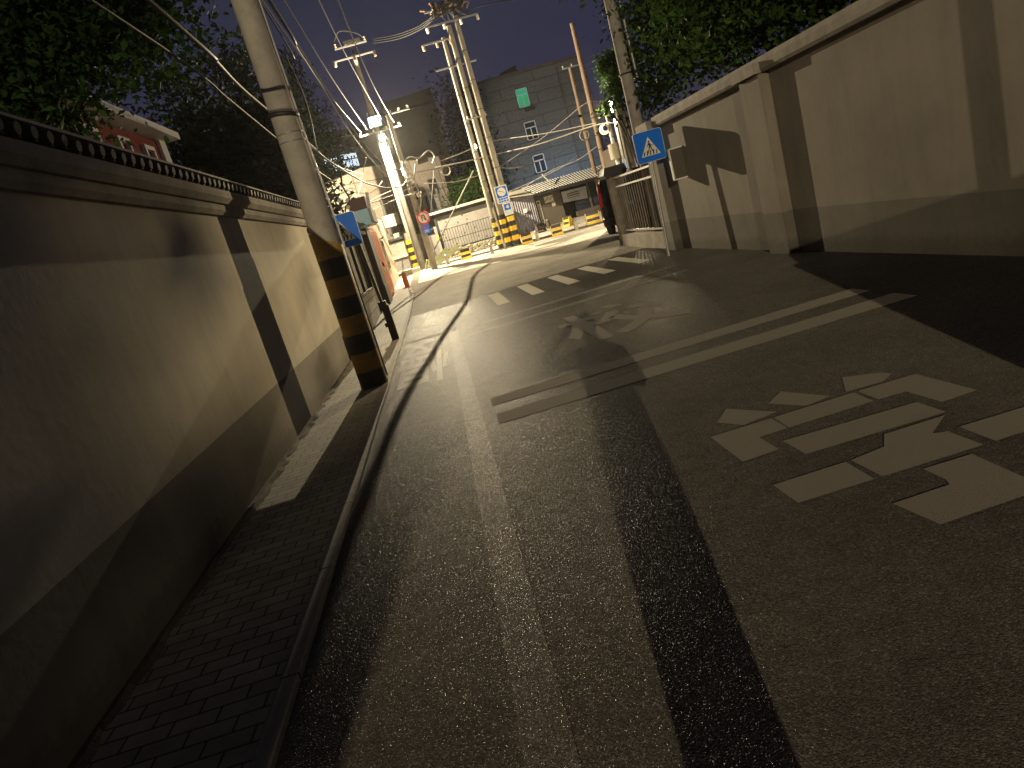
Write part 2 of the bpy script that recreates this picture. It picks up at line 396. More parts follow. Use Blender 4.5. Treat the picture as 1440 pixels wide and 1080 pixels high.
# ---- painted markings (parts of the road)
def strip(mb,x0,x1,y0,y1,dz=.004,mi=0,n=1):
    for i in range(n):
        a=y0+(y1-y0)*i/n; b=y0+(y1-y0)*(i+1)/n
        mb.add([(x0,a,prof(a)+dz),(x1,a,prof(a)+dz),(x1,b,prof(b)+dz),(x0,b,prof(b)+dz)],[(0,1,2,3)],mi)
def quad(pts,dz=.004): return [(p[0],p[1],prof(p[1])+dz) for p in pts]
mb=MB(); strip(mb,.09,3.93,5.52,5.84); mb.build('stop_line','line',road,fix=False)
mb=MB(); strip(mb,.09,3.92,6.17,6.47); mb.build('stop_line','line',road,fix=False)
mb=MB(); strip(mb,.09,3.95,10.95,11.2); mb.build('stop_line','linefaint',road,fix=False)
mb=MB(); strip(mb,.09,3.95,11.9,12.16); mb.build('stop_line','linefaint',road,fix=False)
mb=MB(); strip(mb,-.2,-.03,-8,12.18); mb.build('centre_line','lineworn',road,'centre line rubbed almost bare',fix=False)
mb=MB(); strip(mb,-1.09,-.02,12.22,12.33); mb.build('thin_cross_line','line',road,fix=False)
for i,x in enumerate((-.72,.32,.9,1.65,2.43,3.21,4.0)):
    mb=MB(); 
    if i==1: x=.1
    strip(mb,x,x+.27,13.95,16.68); mb.build('zebra_stripe','zebra' if i>1 else 'linefaint',road,fix=False)
XUE=[[(1.42,4.06),(1.57,4.25),(1.77,3.93),(1.52,3.885)],[(1.80,4.11),(1.97,4.26),(2.12,3.915),(1.94,3.875)],[(2.36,4.17),(2.22,3.905),(2.46,3.885),(2.58,3.97),(2.55,4.05)],
[(1.29,3.86),(1.69,3.86),(1.68,3.64),(1.50,3.635),(1.50,3.40),(1.28,3.385)],
[(1.71,3.86),(2.24,3.86),(2.23,3.64),(1.69,3.64)],
[(2.27,3.86),(2.65,3.85),(2.66,3.36),(2.44,3.35),(2.43,3.63),(2.26,3.64)],
[(1.57,3.49),(2.36,3.45),(2.36,3.22),(1.57,3.245)],
[(1.98,3.19),(2.33,3.19),(2.14,3.04),(2.20,3.01),(2.20,2.78),(1.69,2.785),(1.69,3.03),(1.89,3.06)],
[(1.27,3.03),(1.66,3.03),(1.65,2.785),(1.27,2.79)],
[(2.27,3.02),(2.66,3.01),(2.66,2.78),(2.26,2.78)],
[(1.86,2.74),(2.10,2.735),(2.08,2.38),(1.99,2.31),(1.60,2.30),(1.57,2.545),(1.84,2.55),(1.86,2.6)]]
mb=MB()
for p in XUE: mb.add(quad(p),[tuple(range(len(p)))])
mb.build('painted_character','line',road,'large worn white painted character nearest the camera',fix=False)
mb=MB(); text_into(mb,'校',lambda u,v:(1.27+1.5*u,7.6+2.35*v,.004),.022); mb.build('painted_character','line',road,'smaller looking painted character beyond the near double line',fix=False)
mb=MB(); text_into(mb,'慢',lambda u,v:(-.26-.78*u,12.0-3.9*v,.004),.01); mb.build('painted_character','linechar',road,'upside down faded character in the left lane',fix=False)
cr=bpy.data.objects['crossing_road']
mb=MB(); a=gp(589,415);b=gp(616,407); mb.add([(a.x,a.y-.07,prof(a.y-.07)+.008),(b.x,b.y-.07,prof(b.y-.07)+.008),(b.x,b.y+.1,prof(b.y+.1)+.008),(a.x,a.y+.1,prof(a.y+.1)+.008)],[(0,1,2,3)])
mb.build('lane_dash','zebra',cr,fix=False)
# ---------------------------------------------------------------- LEFT WALL
lw=empty('boundary_wall',(-2.12,0,0),'long plastered wall along the left pavement with a dark painted foot and tiled top','wall')
mb=MB(); mb.box((-2.26,-7.6,-.1),(-2.0,11.12,2.43)); mb.build('wall_panel','wallL',lw)
mb=MB(); mb.box((-2.26,11.14,-.1),(-2.005,13.0,2.43)); mb.build('wall_panel','wallL',lw)
mb=MB()
mb.prism([(-2.26,-7.6,2.43),(-1.96,-7.6,2.43),(-1.93,-7.6,2.47),(-1.93,-7.6,2.53),(-2.26,-7.6,2.53)],(0,20.6,0))
mb.prism([(-2.30,-7.6,2.532),(-1.90,-7.6,2.532),(-1.86,-7.6,2.58),(-1.86,-7.6,2.655),(-2.34,-7.6,2.655)],(0,20.6,0)); mb.build('coping','cope',lw)
mb=MB(); y=-7.6; rr=R_(4)
while y<13:
    z=2.665+rr.uniform(-.006,.006)
    mb.cyl((-2.12,y+.05,z+.085),(-1.83,y+.05,z+.035),.032,.034,8)
    mb.box((-2.1,y+.085,z+.0),(-1.86,y+.115,z+.05)); y+=.15
mb.build('roof_tiles','tile',lw)
mb=MB(); mb.prism([(-2.34,-7.6,2.72),(-2.20,-7.6,2.83),(-1.97,-7.6,2.83),(-1.84,-7.6,2.775),(-1.84,-7.6,2.757),(-2.2,-7.6,2.757)],(0,20.6,0)); mb.build('ridge','tilecap',lw)
# display window wall, pier, doors, render beyond
dw=empty('notice_window_wall',(-2.15,17,0),'pale block wall with a tall framed display window behind the left crossing sign','wall')
mb=MB(); mb.box((-2.35,13.02,-.05),(-2.02,15.7,2.35)); mb.box((-2.35,19.4,-.05),(-2.02,21.4,2.5)); mb.box((-2.35,15.7,-.05),(-2.02,19.4,.85)); mb.box((-2.35,15.7,2.2),(-2.02,19.4,2.35)); mb.build('wall','stonewall',dw)
mb=MB(); mb.box((-2.40,13.0,2.36),(-1.88,21.4,2.46)); mb.build('coping','cope',dw)
mb=MB(); mb.box((-2.06,15.6,.8),(-1.97,15.72,2.26)); mb.box((-2.06,19.38,.8),(-1.97,19.5,2.26)); mb.box((-2.06,15.72,2.17),(-1.97,19.38,2.26)); mb.box((-2.06,15.72,.8),(-1.97,19.38,.88)); mb.box((-2.05,17.5,.88),(-1.98,17.56,2.17)); wf=mb.build('window_frame','dark',dw)
mb=MB(); mb.box((-2.2,15.7,.85),(-2.12,19.4,2.2)); mb.build('display_panel','paper',wf)
mb=MB(); rr=R_(12)
for k in range(16):
    yy=rr.uniform(15.9,19.2); zz=rr.uniform(1.0,1.7); pts=[(-2.117,yy+rr.uniform(-.25,.25),zz+rr.uniform(-.12,.12)) for _ in range(3)]; mb.add(pts,[(0,1,2)])
mb.build('display_picture','galv',wf,fix=False)
mb=MB(); mb.box((-2.0,21.42,0),(-1.84,22.6,2.55)); mb.box((-1.99,21.40,.0),(-1.82,22.62,.75)); mb.build('brick_pier','darkwall',label='dark brown pier beside the orange folding doors',cat='pier')
od=empty('folding_doors',(-1.9,24,0),'orange red folding doors under the light blue box on the left','door')
mb=MB(); mb.box((-2.6,22.64,.1),(-1.9,25.4,2.62)); mb.build('backing','orange',od)
for k in range(5):
    y=22.68+k*.54; mb=MB(); mb.bbox((-1.9,y,.32),(-1.85,y+.48,2.5),.012); mb.box((-1.852,y+.06,.5),(-1.842,y+.42,1.3)); mb.box((-1.852,y+.06,1.45),(-1.842,y+.42,2.35)); d=mb.build('door_leaf','orange',od)
    if k in (1,3): 
        mb=MB(); mb.box((-1.845,y+.02,1.1),(-1.83,y+.46,1.2)); mb.build('cross_bar','cream',d)
mb=MB(); mb.box((-3.2,25.42,.1),(-1.98,32.2,3.15)); mb.box((-3.0,22.6,2.64),(-1.96,25.4,3.05),); pk=mb.build('rendered_house','pink',label='pinkish cream rendered house side past the orange doors',cat='house')
mb=MB(); mb.box((-1.985,27.4,1.0),(-1.95,28.6,2.3)); w_=mb.build('window','cream',pk); mb=MB(); mb.box((-1.96,27.5,1.1),(-1.94,28.5,2.2)); mb.build('pane','glass',w_)
mb=MB(); mb.box((-2.05,19.95,2.56),(-1.5,21.6,2.99)); lb=mb.build('fascia_box','ltblue',label='light blue fascia box above the left pavement',cat='sign box')
mb=MB(); mb.box((-1.5,20,2.6),(-1.42,21.6,2.98)); mb.build('side_panel','cream',lb)
mb=MB(); mb.box((-2.1,21.0,3.02),(-1.56,22.2,3.42)); bb=mb.build('roller_box','burg',label='burgundy box with a pale rounded end on top of the blue fascia box',cat='box')
mb=MB(); mb.cyl((-1.5,21.0,3.02),(-1.45,21.0,3.50),.045,.045,12); mb.build('end_tube','white',bb)
mb=MB(); mb.prism([(-2.9,13.1,2.9),(-1.75,14.2,2.62),(-1.75,19.5,2.62),(-2.9,19.5,2.95)],(0,0,.05)); ca=mb.build('lean_to_roof','plank',label='weathered pale green lean-to roof edge behind the left pole',cat='roof')
# ---------------------------------------------------------------- RIGHT WALL
rw=empty('boundary_wall',(5.3,0,0),'long tan plastered wall on the right with square pilasters and sloping cap','wall')
mb=MB(); mb.box((5.15,-16,-.1),(5.40,14.4,2.56)); mb.build('wall_panel','wallR',rw)
for i,y in enumerate((9.62,2.2,-5.2)):
    mb=MB(); mb.bbox((4.985,y,-.1),(5.152,y+.62,2.555),.015); mb.build('pilaster','wallR',rw)
mb=MB(); mb.prism([(5.42,-16,2.562),(5.03,-16,2.562),(5.00,-16,2.60),(5.00,-16,2.70),(5.03,-16,2.765),(5.35,-16,2.83),(5.46,-16,2.76)],(0,30.3,0)); mb.build('coping','copeR',rw)
for y in (9.62,2.2,-5.2):
    mb=MB(); mb.box((4.90,y-.05,2.558),(5.01,y+.67,2.70)); mb.build('coping_block','copeR',rw)
mb=MB(); mb.bbox((4.98,14.42,-.1),(5.42,15.0,2.50),.02); ep=mb.build('end_pier','wallR',rw)
mb=MB(); mb.prism([(4.9,14.34,2.502),(5.5,14.34,2.502),(5.5,14.34,2.72),(4.9,14.34,2.72)],(0,.75,0)); mb.build('cap','copeR',ep)
mb=MB(); rr=R_(8); vs=[];fs=[]
ys=[9+.12*i for i in range(45)]+[14.6]
for y in ys: vs+=[(5.149,y,.01),(5.149-.04-rr.random()*.07,y,.006),(5.149,y,.03+rr.random()*.05)]
for i in range(len(ys)-1): a=3*i; fs+=[(a,a+1,a+4,a+3),(a+1,a+2,a+5,a+4)]
# fence with plinth and far gate pier
fp=empty('gate_pier',(5.2,19.2,0),'pale square gate pier with a wide dark cap beside the black van','pier')
mb=MB(); mb.bbox((5.12,18.85,.3),(5.50,19.25,1.93),.012); mb.build('shaft','copeR',fp)
mb=MB(); mb.box((5.10,18.83,-.05),(5.52,19.27,.302)); mb.build('foot','dark',fp)
mb=MB(); mb.prism([(5.0,18.7,1.935),(5.56,18.7,1.935),(5.62,18.7,2.02),(5.56,18.7,2.2),(5.0,18.7,2.2),(4.94,18.7,2.02)],(0,.7,0)); mb.build('cap','dark',fp)
fn=empty('railing',(5.22,17,0),'tan steel bar railing on a low plinth between the gate pier and the right wall','fence')
mb=MB(); mb.box((5.08,15.02,-.05),(5.38,18.82,.36)); mb.build('plinth','copeR',fn)
for z in (.42,1.62,1.86):
    mb=MB(); mb.box((5.2,15.02,z),(5.26,18.82,z+.045)); mb.build('rail','galv',fn)
for k in range(19):
    y=15.12+k*.202; mb=MB(); mb.cyl((5.23,y,.465),(5.23,y,1.86),.016,.016,8); mb.build('bar','copeR',fn)
# notice panel on the pier
npn=empty('notice_panel',(5.05,13.35,1.75),'small dark panel in a bright metal frame sticking out from the right wall','sign')
c=[ay(941,211,13.35),ay(961,204,13.35),ay(970,248,13.35),ay(951,251,13.35)]
x0=4.88;x1=5.149;z0=1.44;z1=2.03
mb=MB(); mb.box((x0+.012,13.34,z0+.012),(x1,13.37,z1-.012)); mb.build('panel','darkwall',npn)
mb=MB(); mb.box((x0-.01,13.32,z0),(x0+.015,13.39,z1)); mb.box((x0,13.32,z1-.015),(x1,13.39,z1+.01)); mb.box((x0,13.32,z0-.01),(x1,13.39,z0+.015)); mb.build('frame','white',npn)
# ---------------------------------------------------------------- SIGNS
def cross_sign(cx,y,cz,w,postx,basex,label,facing=-1,lean=0,dark=False):
    r=empty('crossing_sign',(basex,y,prof(y)),label,'sign','crossing warning signs')
    h=w*1.0; x0=cx-w/2;x1=cx+w/2;z0=cz-h/2;z1=cz+h/2
    mb=MB(); mb.cyl((basex,y,0),(postx,y,z0+.3),.032,.03,12); po=mb.build('post','galv' if not dark else 'dark',r)
    pts=[];rc=.05
    for (a,b,s) in ((x0,z0,180),(x1,z0,270),(x1,z1,0),(x0,z1,90)):
        ccx=a+rc if a==x0 else a-rc; ccz=b+rc if b==z0 else b-rc
        for k in range(5):
            t=math.radians(s+k*22.5); pts.append((ccx+rc*math.cos(t),y-.04,ccz+rc*math.sin(t)))
    mb=MB(); mb.prism(pts,(0,.018,0)); pl=mb.build('sign_plate','blue',r)
    mb=MB(); mb.torus((0,0,0),(0,1,0),1,.1) if False else None
    q=[(p[0],y-.0415,p[2]) for p in pts]
    inn=[((p[0]-cx)*.975+cx,y-.0415,(p[2]-cz)*.975+cz) for p in pts]; n=len(pts)
    mb.add(q+inn,[(i,(i+1)%n,n+(i+1)%n,n+i) for i in range(n)]); mb.build('rim','signwhite',pl,fix=False)
    def m(u,v,d=.0435): return (cx+u*w,y-d,cz+v*h)
    mb=MB(); mb.add([m(-.33,-.30),m(.33,-.30),m(0,.30)],[(0,1,2)]); mb.build('triangle','signwhite',pl,fix=False)
    mb=MB(); D=.0455
    for k in range(5):     # zebra bars at the pedestrian's feet
        u=-.245+k*.108; mb.add([m(u-.02,-.28,D),m(u+.025,-.28,D),m(u+.055,-.15 if k in(0,4) else -.13,D),m(u+.02,-.15 if k in(0,4) else -.13,D)],[(0,1,2,3)])
    cir=[m(.0+.032*math.cos(t*.5236),.145+.032*math.sin(t*.5236),D+.001) for t in range(12)]; mb.add(cir,[tuple(range(12))])
    mb.add([m(-.035,.10,D+.001),m(.025,.105,D+.001),m(.05,-.01,D+.001),m(-.02,-.02,D+.001)],[(0,1,2,3)])
    mb.add([m(-.03,.10,D+.001),m(-.075,.03,D+.001),m(-.06,-.03,D+.001),m(-.045,-.03,D+.001),m(-.052,.025,D+.001),m(-.01,.07,D+.001)],[(0,1,2,3,4,5)])
    mb.add([m(.02,.10,D+.001),m(.06,.04,D+.001),m(.11,.01,D+.001),m(.105,-.01,D+.001),m(.045,.02,D+.001),m(.01,.06,D+.001)],[(0,1,2,3,4,5)])
    mb.add([m(-.02,-.01,D+.001),m(.02,-.01,D+.001),m(-.03,-.12,D+.001),m(-.08,-.22,D+.001),m(-.105,-.20,D+.001),m(-.055,-.10,D+.001)],[(0,1,2,3,4,5)])
    mb.add([m(.01,-.01,D+.001),m(.05,-.01,D+.001),m(.07,-.10,D+.001),m(.11,-.20,D+.001),m(.08,-.22,D+.001),m(.035,-.11,D+.001)],[(0,1,2,3,4,5)])
    mb.build('pedestrian_symbol','black',pl,fix=False)
    mb=MB(); mb.box((postx-.05,y-.02,z0+.1),(postx+.05,y+.05,z0+.14)); mb.build('clamp','galv',r); mb=MB(); mb.box((postx-.05,y-.02,z1-.2),(postx+.05,y+.05,z1-.16)); mb.build('clamp','galv',r)
    return r
cross_sign(4.66,13.75,2.21,.60,4.66,4.58,'blue crossing sign with a walking figure on a thin post by the right railing')
ls=cross_sign(-1.56,13.2,2.24,.62,-1.36,-1.24,'blue crossing sign mostly hidden behind the striped left pole',dark=True)  # post and foot coloured dark to hold the shade of their unlit side
mb=MB(); mb.bbox((-1.31,13.13,0),(-1.17,13.27,.72),.01); mb.bbox((-1.35,13.11,.62),(-1.2,13.28,.80),.01); mb.box((-1.35,13.15,.3),(-1.30,13.25,.38)); mb.build('post_base','black',ls)
# ---------------------------------------------------------------- POLES
def insulator(mb,p,d,L,r,n=3,mi=0):
    p=Vector(p);d=Vector(d).normalized()
    for k in range(n):
        c=p+d*(L*(k+.3)/n); mb.cyl(c,c+d*(L/n*.35),r*.55,r,10,mi); mb.cyl(c+d*(L/n*.35),c+d*(L/n*.62),r,r*.35,10,mi)
    mb.cyl(p,p+d*L,r*.3,r*.3,8,mi)
def stripes(root,cx,cy,z0,z1,r,n,first='black',ms=('yellow','black'),slant=0):
    h=(z1-z0)/n
    for k in range(n):
        m=ms[1] if (k%2==0)==(first=='black') else ms[0]
        mb=MB(); a=z0+k*h; b=a+h
        if slant and k==n-1:
            vs=[];N=24
            for zz,s in ((a,0),(b,slant)):
                for i in range(N):
                    t=2*math.pi*i/N; vs.append((cx+r*math.cos(t),cy+r*math.sin(t),zz-s*math.cos(t)))
            mb.add(vs,[(i,(i+1)%N,N+(i+1)%N,N+i) for i in range(N)],0,True)
        else: mb.cyl((cx,cy,a),(cx,cy,b),r,r,24,caps=(k in(0,n-1)))
        mb.build('stripe_band',m,root)
# near left pole
pl=empty('utility_pole',(-1.29,8.95,0),'stout concrete pole with black and yellow bands at the left kerb, nearest to the camera','utility pole')
mb=MB(); mb.cyl((-1.29,8.95,-.1),(-1.29,8.95,11),.178,.115,32); mb.build('shaft','concpole',pl)
stripes(pl,-1.29,8.95,0,2.0,.186,8,'black',('yellowd','blackd'),.12)
mb=MB(); mb.torus((-1.29,8.95,3.52),(0.15,0,1),.158,.03,28,6); mb.build('strap','dark',pl)
for z in (3.3,3.2): 
    mb=MB(); mb.torus((-1.29,8.95,z),(0,0,1),.160,.008,28,6); mb.build('band','galv',pl)
mb=MB(); mb.tube([(-1.10,8.98,.1),(-1.10,8.98,2.2),(-1.12,8.98,3.2),(-1.13,8.98,5.5),(-1.15,8.98,9)],.014,8); mb.build('conduit','galv',pl)
def pole(name,x,y,z1,r0,r1,label,m='concpole2',cat='utility pole'):
    r=empty(name,(x,y,prof(y)),label,cat)
    mb=MB(); mb.cyl((x,y,prof(y)-.1),(x,y,z1),r0,r1,20); mb.build('shaft',m,r); return r
def crossarm(root,x,y,z,w,n,tilt=0,ins='ceramicw',dz=.12,off=0,down=False,r=.05):
    mb=MB(); mb.box((x+off-w/2,y-.16,z),(x+off+w/2,y-.10,z+.06)); arm=mb.build('crossarm','galv',root)
    for k in range(n):
        u=x+off-w/2+.06+(w-.12)*k/max(1,n-1); mb=MB()
        if down: insulator(mb,(u,y-.13,z),(0,-.5,-1),dz*2,r*1.3,3)
        else: insulator(mb,(u,y-.13,z+.06),(0,0,1),dz,r,2)
        mb.build('insulator',ins,arm)
    return arm
# far left cluster
pa=pole('utility_pole',-1.0,34.4,10.7,.17,.10,'tallest pole of the left cluster, topped with insulators against the sky')
crossarm(pa,-1.0,34.4,10.55,2.0,3,ins='ceramic',down=True)
crossarm(pa,-1.0,34.4,11.05,1.5,4,ins='ceramic',dz=.2,r=.06)
mb=MB(); mb.cyl((-1.0,34.4,10.7),(-1.0,34.4,11.2),.05,.04,8); mb.box((-1.3,34.2,11.15),(-.5,34.3,11.3)); mb.tube(smooth([(-1.7,34.3,11.4),(-1.3,34.2,11.75),(-.6,34.2,11.5),(-.3,34.3,11.2)]),.02,6); mb.build('switchgear','dark',pa)
pb=pole('lamp_pole',-.80,33.6,6.7,.16,.12,'brightly lit concrete pole carrying the glaring warm lamp','lamp post',cat='lamp post') if False else pole('lamp_pole',-.80,33.6,6.32,.15,.115,'brightly lit concrete pole carrying the glaring warm lamp','dimpole',cat='lamp post')
crossarm(pa,-.85,34.1,7.1,2.0,4)
mb=MB(); mb.tube(smooth([(-.8,33.55,6.2),(-.82,33.5,6.9),(-.83,33.2,7.02),(-.83,32.95,6.92)]),.025,8); mb.build('lamp_arm','galv',pb)
mb=MB(); mb.cyl((-.83,32.9,6.95),(-.83,32.9,6.80),.08,.17,16,caps=False); mb.build('lamp_shade','galv',pb)
mb=MB(); mb.sphere((-.83,32.88,6.66),.15,16,12); mb.build('bulb','bulb',pb)
tr=empty('transformer_box',(-.93,33.2,7.3),'pale blue box clamped to the pole just above the warm lamp','transformer')
mb=MB(); mb.bbox((-1.25,33.1,7.25),(-.65,33.45,7.75),.08); tb=mb.build('tank','trans',tr)
for k in range(4):
    mb=MB(); insulator(mb,(-1.18+k*.15,33.25,7.75),(0,0,1),.16,.035,2); mb.build('bushing','ceramic',tr)
ps=pole('striped_pipe',-1.16,33.9,2.35,.12,.11,'thick pipe with yellow and black rings at the foot of the lamp pole',cat='pole')
stripes(ps,-1.16,33.9,prof(33.9),2.0,.155,8,'black')
pB=pole('utility_pole',-.28,31.5,7.3,.15,.09,'slim pole carrying the round U-turn sign beside the lamp pole')
crossarm(pB,-.1,31.5,7.25,.9,3,off=.35)
mb=MB()
for k in range(7): mb.torus((-.2+.05*(k%2),31.3,4.9-.18*k),(.2,-1,.1*k),.13+.02*(k%3),.018,14,5)
mb.build('cable_coils','wirep',pB)
mb=MB(); rr=R_(21)
for k in range(9):
    mb=MB(); z=3.3+rr.random()*2.2; insulator(mb,(-.28+rr.uniform(-.05,.3),31.32,z),(rr.uniform(-.2,1),-.4,rr.uniform(-.3,.4)),.22,.06,2); mb.build('insulator','ceramicw',pB)
mb=MB(); mb.bbox((.35,31.2,4.95),(.85,31.4,5.15),.03); mb.build('splice_box','dark',pB)
mb=MB(); mb.tube(smooth([(-.3,31.35,5.2),(.1,31.3,5.35),(.5,31.3,5.2),(.95,31.3,5.4),(1.15,31.3,5.15),(1.0,31.3,4.85)]),.03,7); mb.tube(smooth([(-.25,31.3,2.9),(.05,31.25,3.6),(.0,31.25,4.3),(.25,31.3,5.0)]),.035,7); mb.build('cable_loop','wirep',pB)
mb=MB(); mb.sphere((-.36,31.2,4.72),.055,12,8); mb.cyl((-.36,31.2,4.78),(-.36,31.2,4.9),.05,.03,10); mb.build('small_lamp','bulb2',pB)
# U-turn prohibition sign
us=empty('traffic_sign',(-.1,31.3,2.7),'round no U-turn sign with a red ring on the slim pole','sign')
mb=MB(); mb.cyl((-.1,31.31,2.72),(-.1,31.29,2.72),.29,.29,32); mb.build('plate','signwhite',us)
mb=MB()
mb.torus((-.1,31.285,2.72),(0,1,0),.265,.032,32,6); mb.build('ring','red',us)
mb=MB(); mb.tube([(-.17,31.28,2.6),(-.17,31.28,2.78),(-.14,31.28,2.84),(-.08,31.28,2.84),(-.04,31.28,2.78),(-.04,31.28,2.66)],.02,6); mb.prism([(-.1,31.275,2.67),(.02,31.275,2.67),(-.04,31.275,2.58)],(0,.01,0)); mb.build('u_turn_arrow','black',us)
mb=MB(); mb.box((-.30,31.30,2.54),(.1,31.31,2.56)) if False else mb.tube([(-.27,31.275,2.90),(.07,31.275,2.54)],.018,6); mb.build('slash','red',us)
s2=empty('plate_sign',(-.12,31.3,2.2),'small blue plate with a round badge below the U-turn sign','sign')
mb=MB(); mb.bbox((-.27,31.28,2.02),(.05,31.3,2.42),.004); mb.build('plate','blue',s2)
mb=MB(); mb.cyl((-.11,31.28,2.30),(-.11,31.272,2.30),.085,.085,20); mb.build('badge','red',s2)
mb=MB(); mb.cyl((-.11,31.272,2.30),(-.11,31.268,2.30),.055,.055,20); mb.build('badge_centre','blue',s2)
mb=MB(); mb.box((-.22,31.27,2.14),(0,31.279,2.17)); mb.box((-.22,31.27,2.08),(-.03,31.279,2.1)); mb.build('text_rows','signwhite',s2)
# triple poles
T=[(2.93,31.3,9.6,.15,.09,'left and thinnest pole of the three standing together with striped feet'),(3.27,31.15,9.95,.165,.11,'middle pole of the three standing together with striped feet'),(3.62,31.0,10.2,.175,.11,'right pole of the three, carrying the blue plate signs')]
tp=[]
for i,(x,y,z,a,b,l) in enumerate(T):
    p=pole('utility_pole',x,y,z,a,b,l); tp.append(p); p['group']='three poles standing together'
    stripes(p,x,y,prof(y)+.07,1.85+.05*i,a+.008,7,'black')
    for zz in (3.5,4.8,6.0,7.2,8.4):
        mb=MB(); mb.torus((x,y,zz+.2*i),(0,0,1),a*.85,.014,16,5); mb.build('band','dark',p)
mb=MB(); mb.cyl((3.02,30.85,prof(30.85)),(2.98,30.85,2.3),.04,.04,10); mb.build('conduit','concpole',tp[1])
crossarm(tp[2],3.62,31.0,10.0,2.3,4,off=-.2,down=True)
crossarm(tp[0],2.93,31.3,9.45,1.3,3,off=-.35,ins='ceramic',down=True)
crossarm(tp[0],2.93,31.3,8.35,1.8,0,off=.2)
crossarm(tp[1],3.27,31.15,6.1,.9,3,off=.1)
mb=MB(); rr=R_(31)
for k in range(16):
    mb.tube(smooth([(2.6+rr.random()*1.6,30.9+rr.random()*.4,10.1+rr.random()*.3) ,(2.8+rr.random()*1.3,30.8,10.5+rr.random()*.4),(2.6+rr.random()*1.6,30.9,10.15+rr.random()*.8)],5),.022,5)
for k in range(4): mb.bbox((2.75+k*.38,30.8,10.35+.1*(k%2)),(2.93+k*.38,31.0,10.85),.03)
mb.build('switchgear','wire',tp[1])
mb=MB()
for k in range(12): mb=MB(); insulator(mb,(2.45+k*.17,30.85,10.2+.55*rr.random()),(rr.uniform(-1,1),-.3,rr.uniform(-.2,1)),.26,.055,3); mb.build('insulator','ceramic',tp[1])
mb=MB(); mb.box((2.4,30.85,10.55),(4.3,30.9,10.62)); mb.build('upper_crossarm','galv',tp[2])
# small lamp and street light on triple poles
mb=MB(); mb.sphere((2.98,30.95,4.93),.04,10,8); mb.cyl((2.98,31.0,4.95),(2.98,30.97,5.08),.03,.02,8); mb.build('small_lamp','bulb2',tp[0])
# plate signs on T3
n1=empty('traffic_sign',(3.52,30.78,2.7),'blue square sign with a pale dial and two lettering rows, right striped pole','sign')
mb=MB(); mb.bbox((3.24,30.76,2.36),(3.80,30.78,3.10),.006); mb.build('plate','signwhite',n1)
mb=MB(); mb.box((3.28,30.752,2.60),(3.76,30.758,3.06)); mb.build('blue_field','blue',n1)
mb=MB(); mb.cyl((3.52,30.751,2.84),(3.52,30.745,2.84),.185,.185,28); mb.build('dial','signwhite',n1)
mb=MB(); mb.tube([(3.40,30.742,2.89),(3.52,30.742,2.86),(3.62,30.742,2.79)],.014,6); mb.build('needle','red',n1)
mb=MB()
for r_ in range(2):
    for k in range(4): mb.box((3.30+k*.115,30.750,2.5-r_*.105),(3.39+k*.115,30.758,2.57-r_*.105)); 
mb.build('lettering','blue',n1)
n2=empty('traffic_sign',(3.6,30.78,2.1),'white plate with a dark blue symbol and cyan strip, below the dial sign','sign')
mb=MB(); mb.bbox((3.40,30.76,1.80),(3.80,30.78,2.34),.006); mb.build('plate','signwhite',n2)
mb=MB(); mb.box((3.46,30.752,2.02),(3.74,30.758,2.29)); mb.build('blue_field','blue',n2)
mb=MB(); mb.prism([(3.52,30.75,2.15),(3.62,30.75,2.25),(3.68,30.75,2.17),(3.64,30.75,2.08)],(0,-.004,0)); mb.build('symbol','signwhite',n2)
mb=MB(); mb.box((3.46,30.752,1.84),(3.74,30.758,1.93)); mb.build('cyan_strip','ltblue',n2)
# right hand poles
w1=pole('timber_pole',8.93,33,9.2,.19,.10,'tan pole rising clear against the sky above the striped roof','browpole')
for z in (5.0,4.2,3.55):
    mb=MB(); mb.torus((8.93,33,z),(0,0,1),.165,.02,16,5); mb.build('band','dark',w1)
w2=pole('timber_pole',9.62,38,8.3,.14,.09,'thinner brown pole with a small crossarm before the grey apartment block','browpole')
crossarm(w2,9.62,38,8.25,1.1,3,off=.1)
w3=pole('lamp_post',8.73,30.2,5.1,.09,.08,'white painted post with a round meter box, right of the tan pole','white',cat='post')
mb=MB(); mb.cyl((8.62,30.0,2.8),(8.62,30.0,3.45),.21,.21,16); mb.build('drum','cream',w3)
pole('utility_pole',9.0,29.0,5.5,.16,.13,'dark brown post between the white post and the floodlit pillar','browpole')
w5=pole('utility_pole',7.45,24.2,5.0,.15,.13,'floodlit pale pillar partly covered by leaves beside the right crossing sign','cream')
pr=pole('utility_pole',5.47,16.6,9.5,.165,.11,'tall concrete pole rising behind the right crossing sign','concpole')
mb=MB(); mb.tube([(5.68,16.5,3.9),(5.66,16.5,5.6),(5.64,16.5,8)],.035,8); mb.build('conduit','galv',pr)
mb=MB(); mb.torus((5.47,16.6,4.05),(0,0,1),.155,.02,20,6); mb.build('band','dark',pr)
# lamp by the pillar
la=empty('street_lamp',(7.6,25.5,prof(25.5)),'small floodlight on a bracket among the leaves near the pale pillar','lamp')
lp=ay(860,146,25.5)
mb=MB(); mb.cyl((lp.x,25.62,prof(25.6)),(lp.x,25.62,lp.z+.15),.05,.04,12); mb.build('post','galv',la)
mb=MB(); mb.box((lp.x-.12,25.5,lp.z+.05),(lp.x+.12,25.66,lp.z+.12)); mb.build('hood','galv',la)
mb=MB(); mb.sphere((lp.x,25.45,lp.z-.02),.09,12,8,sc=(1,.7,1)); mb.build('bulb','bulb2',la)
